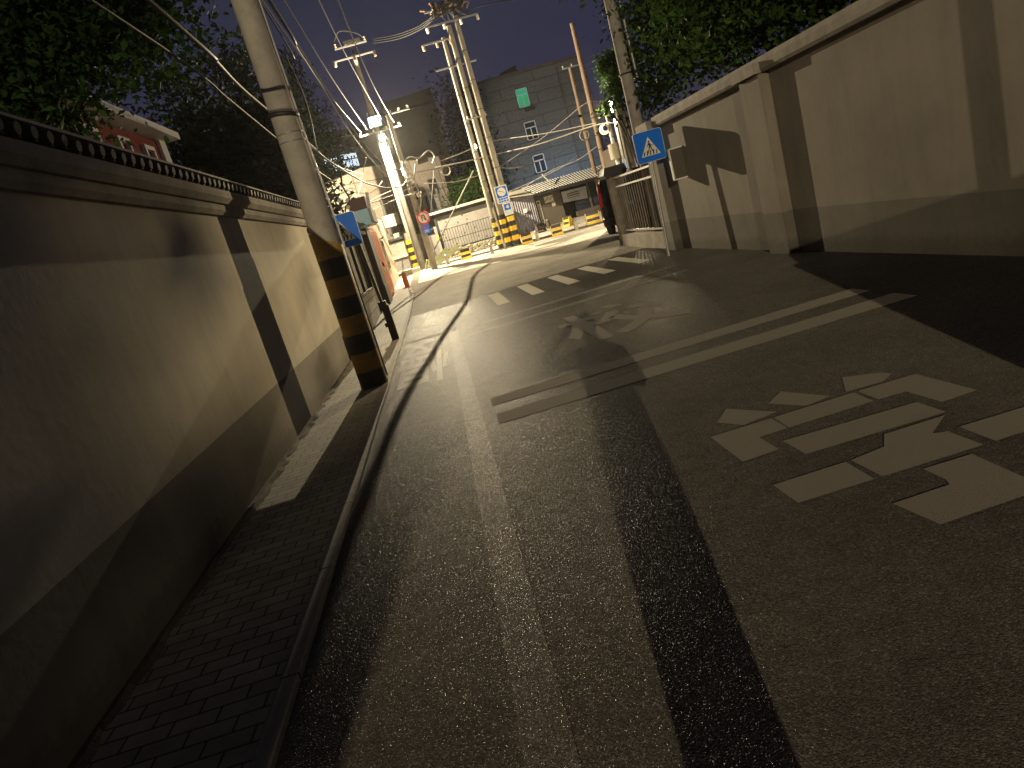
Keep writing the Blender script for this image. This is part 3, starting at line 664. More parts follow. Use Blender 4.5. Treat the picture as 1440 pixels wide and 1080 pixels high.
# ---------------------------------------------------------------- CABLES
def cable(pts,r,label,m='wire',group='overhead cables'):
    mb=MB(); mb.tube(smooth(pts),r,6); mb.build('cable',m,label=label,cat='cable',group=group)
cable([(-.12,31.4,4.62),ay(566,261,30.2),ay(555,264,28.5),ay(535,263,26.5),ay(510,255,23.5),ay(465,228,18),ay(430,198,14.5),ay(350,133,10.4),ay(300,82,8.4),ay(247,33,6.6),(-1.9,-3,4.6),(-1.9,-12,5.5)],.022,'thick dark cable sagging from the slim pole across to the tree on the left')
cable([ay(537,255,31.3),ay(530,265,29.5),ay(518,272,27),ay(500,270,24),ay(480,262,20),ay(435,232,14.3),ay(387,193,11.5),ay(320,138,9),ay(255,85,7.6),(-2.0,1,4.1),(-2,-12,5)],.012,'thinner lower cable sagging below the thick dark one','wire')
def lines(a,b,label,m='wirep',r=.012,zb=None):
    cable([a,b,(b.x+.05,3,b.z+.25),(b.x+.1,-12,b.z+1.5)],r,label,m)
lines(ay(508,187,33.3),ay(440,102,16),'outermost left of the four conductors running overhead')
lines(ay(516,182,33.3),ay(451,85,16),'second conductor from the left running overhead')
lines(ay(536,167,33.3),ay(466,37,16),'third conductor from the left, passing just beside the tallest left pole')
lines(ay(554,172,33.3),ay(510,87,17),'rightmost of the four conductors running overhead')
cable([ay(545,249,33),ay(520,222,28),ay(491,184,22),ay(455,125,17),ay(420,70,13),ay(380,0,10),(-1.5,0,6.8),(-1.5,-12,7.5)],.016,'cable dropping steeply to the middle of the lamp pole','wire')
cable([(-.28,31.4,5.3),(-.36,30,4.85),(-.47,28,4.6),(-.73,25.7,4.5),(-.9,23.9,4.55),(-1.1,18,4.78),(-1.27,9.2,5.6)],.02,'added thin cable from the slim pole to the near striped pole, for its shadow','wire')  # cable added to throw the thin shadow line along the road
cable([ay(447,215,15),ay(430,143,13),ay(400,75,12),ay(362,-5,10),(-1.6,-10,8)],.014,'thin dark wire just right of the near pole','wire')
cable([ay(432,202,15),ay(462,227,20),ay(489,239,26),ay(511,245,32)],.01,'thin dark wire behind the two sagging cables','wire')
cable([ay(605,231,31.3),ay(640,219,31),ay(675,204,31),ay(700,197,31),ay(770,187,29),ay(838,173,27)],.022,'upper pale cable running level from the slim pole to the tan pole','wirep')
cable([ay(612,236,31.3),ay(655,227,31),ay(700,216,31),ay(760,202,29),ay(838,176,27),ay(880,172,25)],.028,'thicker pale cable just under the upper level one','wirep')
cable([ay(597,258,31.2),ay(625,257,31),ay(648,254,31),ay(672,247,31)],.02,'short pale cable between the slim pole and the three poles','wirep')
cable([ay(701,236,31),ay(722,236,31),ay(745,231,32),ay(785,216,35),ay(820,196,37)],.016,'pale cable drooping across the block windows','wirep')
cable([ay(701,236,31),ay(760,196,29.5),ay(790,172,28),ay(824,145,27),ay(850,143,27),ay(870,148,25)],.012,'thin wire climbing diagonally to the tan pole','wirep')
cable([ay(736,264,36),ay(775,240,35),ay(814,224,34),ay(840,205,33)],.014,'wire rising from the shed roof','wirep')
cable([ay(713,271,37),ay(760,250,36),ay(795,232,35),ay(812,218,35)],.014,'second wire rising from the shed roof, a little lower','wirep')
cable([ay(666,240,31.1),ay(638,296,30.8),ay(609,355,30.6)],.03,'sleeved stay wire slanting down from the three poles to the boards','wirep',None)
cable([ay(610,240,31.2),ay(606,297,31.0)],.016,'vertical wire hanging beside the U-turn sign','wirep',None)
cable([ay(611,247,31.2),ay(632,286,34)],.012,'thin wire slanting to the grey shed roof','wirep',None)
cable([ay(515,222,34),ay(509,250,36),ay(503,277,21.5)],.014,'white drop wire crossing above the burgundy box','wirep',None)
cable([ay(516,286,21.5),ay(530,277,27),ay(550,268,34)],.01,'upper thin drop wire from the burgundy box','wirep','drop wires')
cable([ay(515,287,21.5),ay(545,277,27),ay(583,262,31.4)],.01,'middle thin drop wire from the burgundy box','wirep','drop wires')
cable([ay(519,298,21.5),ay(548,284,27),ay(585,270,31.4)],.013,'lowest thin drop wire from the burgundy box','wirep','drop wires')
for k,(dy) in enumerate((0,3,6)):
    cable([ay(525,55+dy,34.2),ay(560,48+dy*1.1,33),ay(590,36+dy,32),ay(612,20+dy,31)],.02,('top','middle','bottom')[k]+' of the three dark jumpers strung between the tall left pole and the three poles','wire')
cable([ay(640,20,31),ay(690,5,31),ay(740,-3,32),ay(900,-30,34)],.022,'dark conductor leaving the three poles to the upper right','wire')
for k,dy in enumerate((0,9,17)):
    cable([ay(822,83+dy,38),ay(840,75+dy,36),ay(862,66+dy*1.3,33)],.018,('topmost','middle','lowest')[k]+' short wire between the tan pole and the leaves','wire')
mb=MB(); p=ay(822,190,33); mb.torus(p,(0,1,0),.22,.035,18,6); mb.build('cable_coil','wirep',label='left coil of spare cable hanging under the level cables',cat='cable coil',group='cable coils')
mb=MB(); p=ay(850,182,26.6); mb.torus(p,(.3,1,0),.17,.04,18,6); mb.torus(p+Vector((.05,0,.04)),(0,1,.3),.14,.03,18,6); mb.build('cable_coil','wirep',label='right coil of spare cable hanging beside the tan pole',cat='cable coil',group='cable coils')
mb=MB(); p=ay(627,240,31.2); mb.torus(p,(0,1,0),.2,.025,18,6); mb.build('cable_coil','wirep',label='coil of spare cable right of the slim pole',cat='cable coil',group='cable coils')
# bracket and wires behind the left sign
mb=MB(); mb.tube(smooth([ay(479,242,15.3),ay(482,262,15.3),ay(492,281,15.3),ay(480,288,15.3),ay(478,297,15.3)]),.02,6); mb.tube(smooth([ay(492,281,15.3),ay(486,300,15.3),ay(498,330,14)]),.012,6)
for p in (ay(477,283,15.25),ay(488,283,15.25),ay(489,293,15.25)): insulator(mb,p,(.3,-1,.2),.12,.04,2,1)
mb.build('wire_bracket',['dark','ceramicw'],label='black wire bracket with white insulators above the left crossing sign',cat='bracket')
# ---------------------------------------------------------------- STREET FURNITURE
def bollard(p,h,label,m='cream',r=.085,cap='galv'):
    z=prof(p[1])+(.07 if p[1]>far_edge(p[0]) else 0)
    o=empty('bollard',(p[0],p[1],z),label,'bollard','bollards along the far kerb')
    mb=MB(); mb.cyl((p[0],p[1],z-.02),(p[0],p[1],z+h*.82),r,r*.95,16); mb.build('post',m,o)
    mb=MB(); mb.cyl((p[0],p[1],z+h*.82),(p[0],p[1],z+h*.88),r*1.12,r*1.12,16); mb.cyl((p[0],p[1],z+h*.88),(p[0],p[1],z+h),r*.95,r*.4,16); mb.build('cap',cap,o)
bollard((.37,31.9),.5,'pale bollard in front of the heap of boards')
bollard((2.37,30.45),.5,'pale bollard just left of the three striped poles')
bollard((4.47,30.35),.46,'pale bollard in front of the corrugated shed')
bollard((6.19,29.95),.5,'pale bollard before the dark guardhouse')
bollard((4.55,34.2),.45,'dark bollard close to the corrugated shed','dark',.08,'dark')
bollard((6.05,36.0),.5,'grey round topped bollard at the corner of the guardhouse','darkwall',.11)
bollard((-1.42,26.1),.62,'rusty brown bollard at the end of the left pavement','orange',.10,'concpole')
def barrier(p,label,ang=0,w=.5,h=.46,ms=('yellow','blackd')):
    z=prof(p[1])+(.07 if p[1]>far_edge(p[0]) else .008)
    o=empty('parking_barrier',(p[0],p[1],z),label,'barrier','striped parking barriers')
    Mt=Matrix.Translation((p[0],p[1],z))@Matrix.Rotation(ang,4,'Z')
    for s in (-1,1):
        mb=MB(); x=s*w/2
        mb.prism([Mt@Vector((x,-.16,0)),Mt@Vector((x,.16,0)),Mt@Vector((x,.06,h)),Mt@Vector((x,-.06,h))],Mt.to_3x3()@Vector((-s*.03,0,0))); mb.build('side_frame',ms[0],o)
    for k in range(4):
        a=k*h/4+.008; b=a+h/4-.012; ya=-.15+.1*a/h; yb=-.15+.1*b/h
        mb=MB(); mb.prism([Mt@Vector((-w/2+.03,ya,a)),Mt@Vector((w/2-.03,ya,a)),Mt@Vector((w/2-.03,yb,b)),Mt@Vector((-w/2+.03,yb,b))],Mt.to_3x3()@Vector((0,.03,0))); mb.build('slat',ms[k%2],o)
    mb=MB(); mb.box((-w/2,-.06,h),(w/2,.06,h+.03),0,Mt); mb.build('top_board',ms[1],o)
barrier((1.28,31.8),'yellow and black barrier under the iron fence',-.1)
barrier((4.0,30.3),'yellow and black barrier right against the three striped poles',-.1)
barrier((5.32,29.9),'yellow and black barrier between two pale bollards',-.15)
barrier((6.5,33.0),'open yellow frame barrier turned sideways before the guardhouse',-1.1)
barrier((7.0,29.9),'yellow and black barrier next to the black van',-.15,.62,.5)
barrier((5.35,34.4),'dark worn barrier at the foot of the corrugated shed',.4,.5,.4,('darkwall','dark'))
# heap of boards
hb=empty('board_heap',(.1,32.4,.45),'heap of pale green boards leaning at the foot of the slim pole','boards')
rr=R_(44)
for k in range(9):
    a=Vector((-.55+rr.random()*.5,32.0+rr.random()*.5,prof(32)+.1+rr.random()*.15)); b=a+Vector((1.0+rr.random()*.3,.1,.45+rr.uniform(-.15,.15)))
    mb=MB(); d=(b-a).normalized(); n_=d.cross(Vector((0,1,0))).normalized()*.06
    mb.prism([a-n_,b-n_,b+n_,a+n_],(0,.025,0)); mb.build('board','plank',hb)
mb=MB(); mb.tube([(-.62,31.9,.5),(-.35,31.7,1.0),(-.25,31.6,1.5)],.03,6); mb.tube([(-.7,31.9,.5),(-.5,31.8,.9)],.04,6); mb.build('props','plank',hb)
mb=MB(); mb.bbox((-1.75,32.4,.4),(-1.32,33.0,.72),.04); mb.bbox((-1.9,33.1,.45),(-.95,33.5,.68),.05); mb.build('concrete_block','cream',label='low cream concrete block behind the brown bollard',cat='block')
# ---------------------------------------------------------------- SHED, FENCE, KIOSK
sh=empty('metal_shed',(1.75,37,.5),'grey sheet metal shed with a dark roof beam behind the iron fence','shed')
mb=MB(); mb.box((.42,36.02,.5),(3.35,39,2.86)); mb.build('wall','greywall',sh)
mb=MB(); mb.box((.18,35.85,2.72),(3.45,36.0,2.86)); mb.box((.36,35.9,.5),(.46,36.01,2.72)); mb.build('frame','dark',sh)
mb=MB(); mb.box((.1,35.7,2.88),(3.5,39.2,3.0)); mb.build('roof','cream',sh)
mb=MB(); rr=R_(9)
for k in range(13):
    x=rr.uniform(.6,3.0);z=rr.uniform(1.0,2.6); mb.cyl((x,36.02,z),(x,36.0,z),.035,.035,8)
mb.build('bolt_holes','dark',sh)
mb=MB(); mb.box((.1,34.25,.3),(3.2,34.6,.95)); rr=R_(2)
vs=[];
for k in range(240):
    x=rr.uniform(.15,3.15);z=rr.uniform(.5,.95); s=rr.uniform(.05,.1); mb.sphere((x,34.25,z),s,6,4,sc=(1.2,.6,.8))
mb.build('rubble_plinth','stone',label='low rubble stone wall below the iron fence',cat='wall')
ff=empty('iron_fence',(1.7,34.3,.9),'thin black iron fence standing on the rubble wall','fence')
for z in (.98,1.45,1.98):
    mb=MB(); mb.box((.35,34.3,z),(3.15,34.33,z+.03 if z>1 else z+.07)); mb.build('rail','dark',ff)
for k in range(21):
    x=.42+k*.133; mb=MB(); mb.cyl((x,34.31,.95),(x,34.31,2.05 if k%2 else 2.0),.011,.011,6); mb.build('bar','dark',ff)
# reflective yellow plates at the left end of the shed
mb=MB(); mb.box((.22,35.6,.55),(.36,35.7,2.3)); rp=mb.build('marker_post','galv',label='grey post with two yellow reflectors at the left edge of the shed',cat='post')
mb=MB(); mb.box((.24,35.58,.85),(.35,35.598,1.05)); mb.build('reflector','yellow',rp); mb=MB(); mb.box((.24,35.58,1.6),(.35,35.598,1.8)); mb.build('reflector','yellow',rp)
# corrugated shed
cs=empty('corrugated_shed',(5.3,37.5,.55),'lilac grey corrugated metal shed with a small white notice','shed')
mb=MB(); n=64; vs=[]
A=Vector((3.95,37.6,0)); B=Vector((6.0,38.2,0))
for i in range(n+1):
    p=A+(B-A)*i/n; d=.03*math.sin(i*math.pi*.5); vs+=[(p.x,p.y-d,.45),(p.x,p.y-d,2.78-.16*i/n)]
mb.add(vs,[(2*i,2*i+2,2*i+3,2*i+1) for i in range(n)]); mb.add([(3.95,37.6,.45),(3.95,41,.45),(3.95,41,2.78),(3.95,37.6,2.78)],[(0,1,2,3)]); mb.build('wall','corr',cs,fix=False)
mb=MB(); mb.prism([(3.9,37.4,2.80),(5.55,37.6,2.80),(5.55,37.6,2.97),(3.9,37.4,2.97)],(0,.12,0)); mb.build('fascia','cream',cs)
mb=MB(); mb.box((5.22,37.86,1.72),(5.42,37.89,1.92)); mb.build('notice','white',cs)
# guardhouse
gh=empty('guardhouse',(8.1,39,.6),'low dark guardhouse with posters and an open doorway under a striped corrugated roof','guardhouse')
mb=MB(); mb.box((6.02,38.5,.4),(7.55,40.5,2.6)); mb.box((8.25,38.5,.4),(10.6,40.5,1.0)); mb.box((7.55,38.5,2.35),(10.6,40.5,2.6)); mb.box((10.0,38.5,1.0),(10.6,40.5,2.35)); mb.box((6,40.5,.4),(10.6,40.6,2.6)); mb.box((9.1,38.5,1.0),(9.2,38.6,2.35)); mb.build('wall','darkwall',gh)
mb=MB(); mb.box((7.55,39.4,.4),(8.25,39.45,2.35)); mb.build('door','dark',gh)
mb=MB(); mb.box((8.25,38.56,1.0),(9.1,38.6,2.35)); mb.box((9.2,38.56,1.0),(10.0,38.6,2.35)); gw=mb.build('window','glass',gh)
mb=MB(); mb.prism([(7.6,38.44,1.65),(9.0,38.44,1.55),(9.05,38.44,2.2),(7.62,38.44,2.25)],(0,.015,0)); bn=mb.build('banner','galv',gh)
mb=MB(); mb.box((7.9,38.43,1.8),(8.6,38.438,1.83)); mb.box((7.9,38.43,1.9),(8.6,38.438,1.96)); mb.box((7.9,38.43,2.02),(8.6,38.438,2.08)); mb.build('banner_lines','printink',bn)
mb=MB(); mb.bbox((6.13,38.44,.85),(6.33,38.49,2.15),.01); nb=mb.build('name_board','paper',gh)
mb=MB()
for k in range(5): mb.torus((6.23,38.43,1.05+k*.18),(0,1,0),.045,.012,8,4)
mb.sphere((6.23,38.44,2.03),.07,8,6,sc=(1,.15,1)); mb.build('board_marks','printink',nb)
mb=MB(); mb.box((6.6,38.45,1.9),(7.1,38.49,2.25)); mb.box((6.95,38.45,1.62),(7.15,38.49,1.86)); mb.build('posters','paper',gh)
mb=MB()
for k in range(6): mb.box((6.62+k*.08,38.44,2.0+(k%3)*.06),(6.68+k*.08,38.448,2.06+(k%3)*.06))
mb.build('poster_pictures','printink',gh)
# striped roof: corrugated sheet sloping towards the street
mb=MB(); n=150
def roofp(u,v,d=0):
    a=Vector((5.55,38.9,3.02)); b=Vector((10.7,38.9,3.02)); c=Vector((5.95,37.5,2.50)); e=Vector((10.7,37.5,2.46))
    return (a.lerp(b,u)).lerp(c.lerp(e,u),v)+Vector((0,0,d))
vs=[]
for i in range(n+1):
    d=.035*math.cos(i*math.pi/2)
    vs+=[roofp(i/n,0,d),roofp(i/n,1,d)]
mb.add(vs,[(2*i,2*i+1,2*i+3,2*i+2) for i in range(n)])
mb.build('corrugated_roof','dark',gh,fix=False)
mb=MB()
for i in range(0,32):
    u=(i+.5)/32; w=.0125; p=[roofp(u-w/2,0,.045),roofp(u+w/2,0,.045),roofp(u+w/2,1,.045),roofp(u-w/2,1,.045)]
    mb.prism(p,(0,0,.02))
mb.build('roof_battens','white',gh)
mb=MB(); mb.prism([roofp(-.01,1.02,-.08),roofp(1,1.02,-.08),roofp(1,1.02,-.02),roofp(-.01,1.02,-.02)],(0,.05,0)); mb.build('roof_edge','dark',gh)
mb=MB(); mb.prism([(3.92,37.5,2.8),(5.95,37.5,2.5),(5.55,38.9,3.0)],(0,0,.03)); mb.build('gable_sheet','cream',gh)
mb=MB(); p=ay(762,245,38.0); mb.tube([p,ay(775,258,37.8)],.045,6); mb.build('ridge_bar','cream',gh)
# booth behind the railing with a lit blue window
bo=empty('booth',(11.4,32,.4),'small booth with a glowing blue window seen over the railing','booth')
mb=MB(); mb.box((8.9,30.9,.3),(12.5,33,3.4)); mb.build('wall','darkwall',bo)
p0=ay(879,222,30.9); p1=ay(906,246,30.9)
mb=MB(); mb.box((9.15,30.86,1.95),(9.42,30.9,2.75)); mb.box((9.72,30.86,1.95),(10.0,30.9,2.4)); mb.build('lit_window','litblue',bo)
mb=MB(); mb.box((9.28,30.84,1.95),(9.31,30.86,2.75)); mb.box((9.15,30.84,2.3),(9.42,30.86,2.33)); mb.build('glazing_bar','dark',bo)
# ---------------------------------------------------------------- BUILDINGS
# left: panelled two storey block
lbk=empty('panel_block',(-.5,41,.6),'cream panelled two storey block behind the lamp pole with outdoor air conditioners','building')
Av=Vector((-5.2,37.2,0)); Bv=Vector((1.85,44,0)); Dv=(Bv-Av); nv=Vector((Dv.y,-Dv.x,0)).normalized(); 
def lbp(u,z,d=0): p=Av.lerp(Bv,u)+nv*d; return Vector((p.x,p.y,z))
mb=MB(); back=Vector((-3.5,3.0,0))
mb.prism([lbp(0,.4),lbp(1,.4),lbp(1,6.45),lbp(.36,6.5),lbp(.12,6.0),lbp(0,5.4)],back); mb.build('wall','lbwall',lbk)
for u in (.42,.52,.62,.72,.80,.88):
    mb=MB(); mb.prism([lbp(u,2.6,.0),lbp(u+.012,2.6,.0),lbp(u+.012,4.6,.0),lbp(u,4.6,.0)],nv*.12); mb.build('pipe','galv',lbk)
for u,z in ((.56,3.55),(.68,4.2),(.78,3.4),(.84,4.3)):
    mb=MB(); mb.prism([lbp(u,z,.01),lbp(u+.07,z,.01),lbp(u+.07,z+.9,.01),lbp(u,z+.9,.01)],nv*.05); w_=mb.build('window','dark',lbk)
    mb=MB(); mb.prism([lbp(u+.01,z+.06,.06),lbp(u+.06,z+.06,.06),lbp(u+.06,z+.84,.06),lbp(u+.01,z+.84,.06)],nv*.01); mb.build('pane','glass',w_)
mb=MB(); mb.prism([lbp(.05,4.62,0),lbp(.95,4.5,0),lbp(.95,4.58,0),lbp(.05,4.7,0)],nv*.05); mb.build('string_course','darkwall',lbk)
def ac_unit(c,w,label):
    o=empty('air_conditioner',c,label,'air conditioner','outdoor air conditioners')
    x,y,z=c; mb=MB(); mb.bbox((x-w/2,y,z),(x+w/2,y+.3,z+w*.72),.02); mb.build('casing','cream',o)
    mb=MB(); mb.torus((x-.06*w,y-.01,z+w*.36),(0,1,0),w*.24,.015,20,5); mb.torus((x-.06*w,y-.01,z+w*.36),(0,1,0),w*.14,.012,20,5); mb.cyl((x-.06*w,y-.002,z+w*.36),(x-.06*w,y-.012,z+w*.36),w*.22,w*.22,20); mb.build('fan_grille','galv',o)
    mb=MB(); mb.box((x-w/2,y-.02,z-.04),(x+w/2,y+.4,z-.005)); mb.box((x-w/2,y+.3,z-.3),(x-w/2+.04,y+.36,z-.04)); mb.box((x+w/2-.04,y+.3,z-.3),(x+w/2,y+.36,z-.04)); mb.build('bracket','dark',o)
p=ay(553,318,37.0); ac_unit((p.x,37.0,p.z),.85,'square outdoor air conditioner left of the lamp pole')
p=ay(562,338,37.0); ac_unit((p.x+.1,37.2,p.z-.1),.7,'second outdoor air conditioner, lower and half behind the lamp pole')
# shop front with green and white board
sf=empty('shop_front',(-1.6,36.9,.5),'shop front with a white and green board behind the brown bollard','shop front')
mb=MB(); mb.box((-3.4,36.3,.4),(.25,36.6,2.25)); mb.build('wall','greywall',sf)
mb=MB(); mb.box((-3.4,36.1,2.18),(.3,36.28,2.3)); mb.build('lintel','dark',sf)
mb=MB(); mb.box((-2.75,36.22,1.35),(-1.1,36.29,2.12)); bd=mb.build('board','concpole2',sf)
mb=MB(); mb.box((-2.75,36.20,1.27),(-1.1,36.26,1.42)); mb.build('green_strip','plank',bd)
mb=MB(); rr=R_(77)
for k in range(18):
    x=rr.uniform(-2.7,-1.2);z=rr.uniform(1.5,2.05); mb.box((x,36.21,z),(x+.05,36.222,z+.04))
mb.build('print_marks','printink',bd)
mb=MB(); mb.box((-.55,36.2,.6),(-.35,36.29,1.95)); mb.box((-.28,36.2,.6),(-.05,36.29,1.95)); mb.build('shutter','darkwall',sf)
# dark building with lit windows (behind) and gable block
db=empty('office_block',(-4,57,.8),'dark block with two lit white windows, far behind the near left pole','building')
mb=MB(); mb.prism([(-9.0,54,.5),(-.6,62,.5),(-.6,62,11.6),(-9.0,54,11.2)],(-4,6,0)); mb.build('wall','darkwall',db)
mb=MB(); mb.prism([(-9.3,53.5,11.2),(-.2,61.8,11.62),(-.2,61.8,12.1),(-9.3,53.5,11.7)],(-4,6.5,0)); mb.build('roof','dark',db)
for (px,py) in ((491,226),(466,233)):
    d=ray(px,py); # point on the facade plane
    n_=Vector((8,-8.4,0)).normalized(); t=(Vector((-9,54,0))-Vector((0,0,HC))).dot(n_)/d.dot(n_); p=d*t+Vector((0,0,HC))
    e=Vector((8.4,8,0)).normalized()
    mb=MB(); q=p+n_*.12 if n_.y<0 else p-n_*.12
    if px>480:
        w,h=.75,.5
    else: w,h=.6,.5
    mb.prism([q-e*w-Vector((0,0,h)),q+e*w-Vector((0,0,h)),q+e*w+Vector((0,0,.05)),q-e*w+Vector((0,0,.05))],n_*.05); mb.prism([q-e*w+Vector((0,0,.16)),q+e*w+Vector((0,0,.16)),q+e*w+Vector((0,0,h)),q-e*w+Vector((0,0,h))],n_*.05); w_=mb.build('lit_window','litwhite',db)
    mb=MB()
    for k in range(4): mb.prism([q+e*(-w+.2+k*.35)-Vector((0,0,h))+n_*.05,q+e*(-w+.24+k*.35)-Vector((0,0,h))+n_*.05,q+e*(-w+.24+k*.35)+n_*.05,q+e*(-w+.2+k*.35)+n_*.05],n_*.03)
    mb.build('window_bar','dark',w_)
g2=empty('dark_block',(1.7,58,.8),'tall dark unlit block between the slim pole and the three poles','building')
mb=MB(); mb.prism([(-.9,58.0,.5),(3.35,58.0,.5),(3.35,58.0,13.2),(-.9,58.0,13.0)],(0,8,0)); mb.build('wall','darkwall',g2)
mb=MB(); mb.box((-1.0,57.7,12.0),(3.45,58.0,12.15)); mb.build('cornice','dark',g2)
mb=MB(); p=ay(618,180,57.5); mb.tube([(3.6,57.4,13.2),(3.55,57.4,7.5)],.07,6); mb.build('drain_pipe','galv',g2)
bb_=empty('apartment_block',(11,60,.8),'large grey clad apartment block with one green lit window high up','building')
mb=MB(); mb.box((6.6,60,.5),(15.95,72,12.75)); mb.build('wall','bigwall',bb_)
mb=MB(); mb.box((6.5,59.85,12.76),(16.1,72,13.0)); mb.build('parapet','darkwall',bb_)
mb=MB(); mb.prism([(9.3,61,13.0),(11,61,13.0),(11.0,61,13.7),(9.5,61,13.35)],(0,2,0)); mb.build('roof_shed','dark',bb_)
mb=MB(); mb.box((14.0,59.9,1),(14.15,60,12.5)); mb.build('drain_pipe','darkwall',bb_)
for k,(zc,ml) in enumerate(((10.85,'litgreen'),(8.15,'glass'),(5.4,'glass'),(2.7,'glass'))):
    x=10.7; hw=.5
    mb=MB()
    mb.box((x-hw,59.9,zc-.75),(x-hw+.07,60,zc+.75)); mb.box((x+hw-.07,59.9,zc-.75),(x+hw,60,zc+.75)); mb.box((x-hw,59.9,zc+.68),(x+hw,60,zc+.75)); mb.box((x-hw,59.9,zc-.75),(x+hw,60,zc-.68)); mb.box((x-.04,59.9,zc-.7),(x+.04,60,zc+.25)); mb.box((x-hw,59.9,zc+.22),(x+hw,60,zc+.30))
    f=mb.build('window','white' if k else 'ltblue',bb_)
    mb=MB(); mb.box((x-hw+.07,59.95,zc-.68),(x+hw-.07,59.98,zc+.22)); mb.box((x-hw+.07,59.95,zc+.3),(x+hw-.07,59.98,zc+.68)); mb.build('pane',ml,f)
    mb=MB(); mb.box((x-hw-.1,59.8,zc-.84),(x+hw+.1,59.99,zc-.77)); mb.build('sill','dark',f)
    if k==0:
        mb=MB(); mb.box((x-.1,59.55,zc-1.15),(x+.75,59.85,zc-.86)); mb.build('balcony_tray','dark',f)
# distant low house right and red house left
rh=empty('red_house',(-6.5,17.5,0),'red walled house with white window frames above the left wall','house')
mb=MB(); mb.box((-10,14.6,0),(-6.0,19.3,5.9)); mb.build('wall','redwall',rh)
mb=MB(); mb.prism([(-5.6,14.3,5.95),(-5.6,14.3,6.12),(-8,14.3,6.9),(-10.4,14.3,6.1),(-10.4,14.3,5.95)],(0,5.4,0)); mb.build('roof','white',rh)
mb=MB(); mb.box((-5.99,18.95,4.2),(-5.9,19.35,5.94)); mb.build('corner_trim','white',rh)
for y in (15.2,16.7,18.1):
    mb=MB(); mb.box((-5.995,y-.30,4.3),(-5.90,y-.21,5.65)); mb.box((-5.995,y+.21,4.3),(-5.90,y+.30,5.65)); mb.box((-5.995,y-.21,5.55),(-5.90,y+.21,5.65)); mb.box((-5.995,y-.21,5.0),(-5.92,y+.21,5.07)); f=mb.build('window','white',rh)
    mb=MB(); mb.box((-5.99,y-.22,4.3),(-5.97,y+.22,5.39)); mb.build('pane','redwall',f)
# ---------------------------------------------------------------- VAN
def van(x0,x1,y0,y1,zb,h,label,m='carpaint'):
    """rear at y0, front at y1"""
    o=empty('parked_van',((x0+x1)/2,(y0+y1)/2,zb),label,'van')
    W=x1-x0; L=y1-y0
    sec=[(0,.32,.98,.0),(.01,.55,1,.0),(.02,.95,1,.0),(.05,1.3,.97,.0),(.12,1.72,.88,.0)]
    prof_=[(0.0,.35),(0.0,.95),(.04,1.25),(.16,h*.94),(.32,h),(L*.62,h),(L*.72,h*.96),(L*.86,1.12),(L*.97,.95),(L,.78),(L,.35),(L*.9,.28),(.2,.28)]
    vs=[];n=len(prof_)
    def xw(z): return 1 if z<1.0 else 1-.16*(z-1.0)/(h-1.0)
    cols=[-1,-.93,0,.93,1]
    for c in cols:
        for (yy,zz) in prof_:
            k=xw(zz); s=1 if abs(c)<1 else .985
            yy2=yy if abs(c)<1 else (yy*.97+L*.015)
            zz2=zz if abs(c)<1 else zz-.04*(zz>1.3)
            vs.append(((x0+x1)/2+c*W/2*k,y0+yy2,zb+zz2))
    fs=[]
    for a in range(4):
        for i in range(n): fs.append((a*n+i,a*n+(i+1)%n,(a+1)*n+(i+1)%n,(a+1)*n+i))
    fs.append(tuple(range(n))); fs.append(tuple(4*n+i for i in range(n-1,-1,-1)))
    mb=MB(); mb.add(vs,fs,0,False); body=mb.build('body',m,o)
    mb=MB(); cx=(x0+x1)/2
    mb.prism([(cx-W*.40,y0+.035,zb+1.12),(cx+W*.40,y0+.035,zb+1.12),(cx+W*.36,y0+.12,zb+h*.9),(cx-W*.36,y0+.12,zb+h*.9)],(0,-.02,0)); mb.build('rear_window','glass',o)
    for s in (-1,1):
        mb=MB(); e=cx+s*W*.5
        mb.prism([(e-s*.02,y0-.005,zb+.95),(e-s*.13,y0-.005,zb+.98),(e-s*.17,y0+.12,zb+h*.9),(e-s*.08,y0+.12,zb+h*.9)],(0,-.035,0)); mb.build('tail_lamp','taill',o)
        for yy in (L*.17,L*.83):
            mb=MB(); wx=cx+s*(W/2-.1); mb.cyl((wx-.1,y0+yy,zb+.33),(wx+.1,y0+yy,zb+.33),.33,.33,28); wh=mb.build('wheel','rubber',o)
            mb=MB(); mb.cyl((wx+s*.1,y0+yy,zb+.33),(wx+s*.11,y0+yy,zb+.33),.2,.18,20); mb.build('rim','galv',wh)
        mb=MB(); sx=cx+s*(W*.5-.03)
        for a,b in ((L*.1,L*.3),(L*.33,L*.5),(L*.53,L*.72)): mb.prism([(sx-s*.0,y0+a,zb+1.15),(sx,y0+b,zb+1.15),(sx-s*.085,y0+b,zb+h*.9),(sx-s*.085,y0+a,zb+h*.9)],(s*.006,0,0))
        mb.build('side_window','glass',o)
        mb=MB(); mb.bbox((cx+s*(W/2+.08)-.07,y0+L*.74,zb+1.05),(cx+s*(W/2+.08)+.07,y0+L*.78,zb+1.25),.02); mb.build('mirror',m,o)
    mb=MB(); mb.bbox((x0+.03,y0-.08,zb+.35),(x1-.03,y0+.08,zb+.62),.04); mb.build('rear_bumper',m,o)
    mb=MB(); mb.box((cx-.25,y0-.02,zb+.82),(cx+.25,y0-.006,zb+.95)); mb.build('number_plate','blue',o)
    mb=MB(); mb.prism([(x0+.2,y0+L*.73,zb+h*.95),(x1-.2,y0+L*.73,zb+h*.95),(x1-.12,y0+L*.865,zb+1.14),(x0+.12,y0+L*.865,zb+1.14)],(0,.02,.02)); mb.build('windscreen','glass',o)
    for s in (-1,1):
        mb=MB(); mb.bbox((cx+s*W*.38-.15,y1-.03,zb+.7),(cx+s*W*.38+.15,y1+.02,zb+.85),.02); mb.build('headlight','galv',o)
    return o
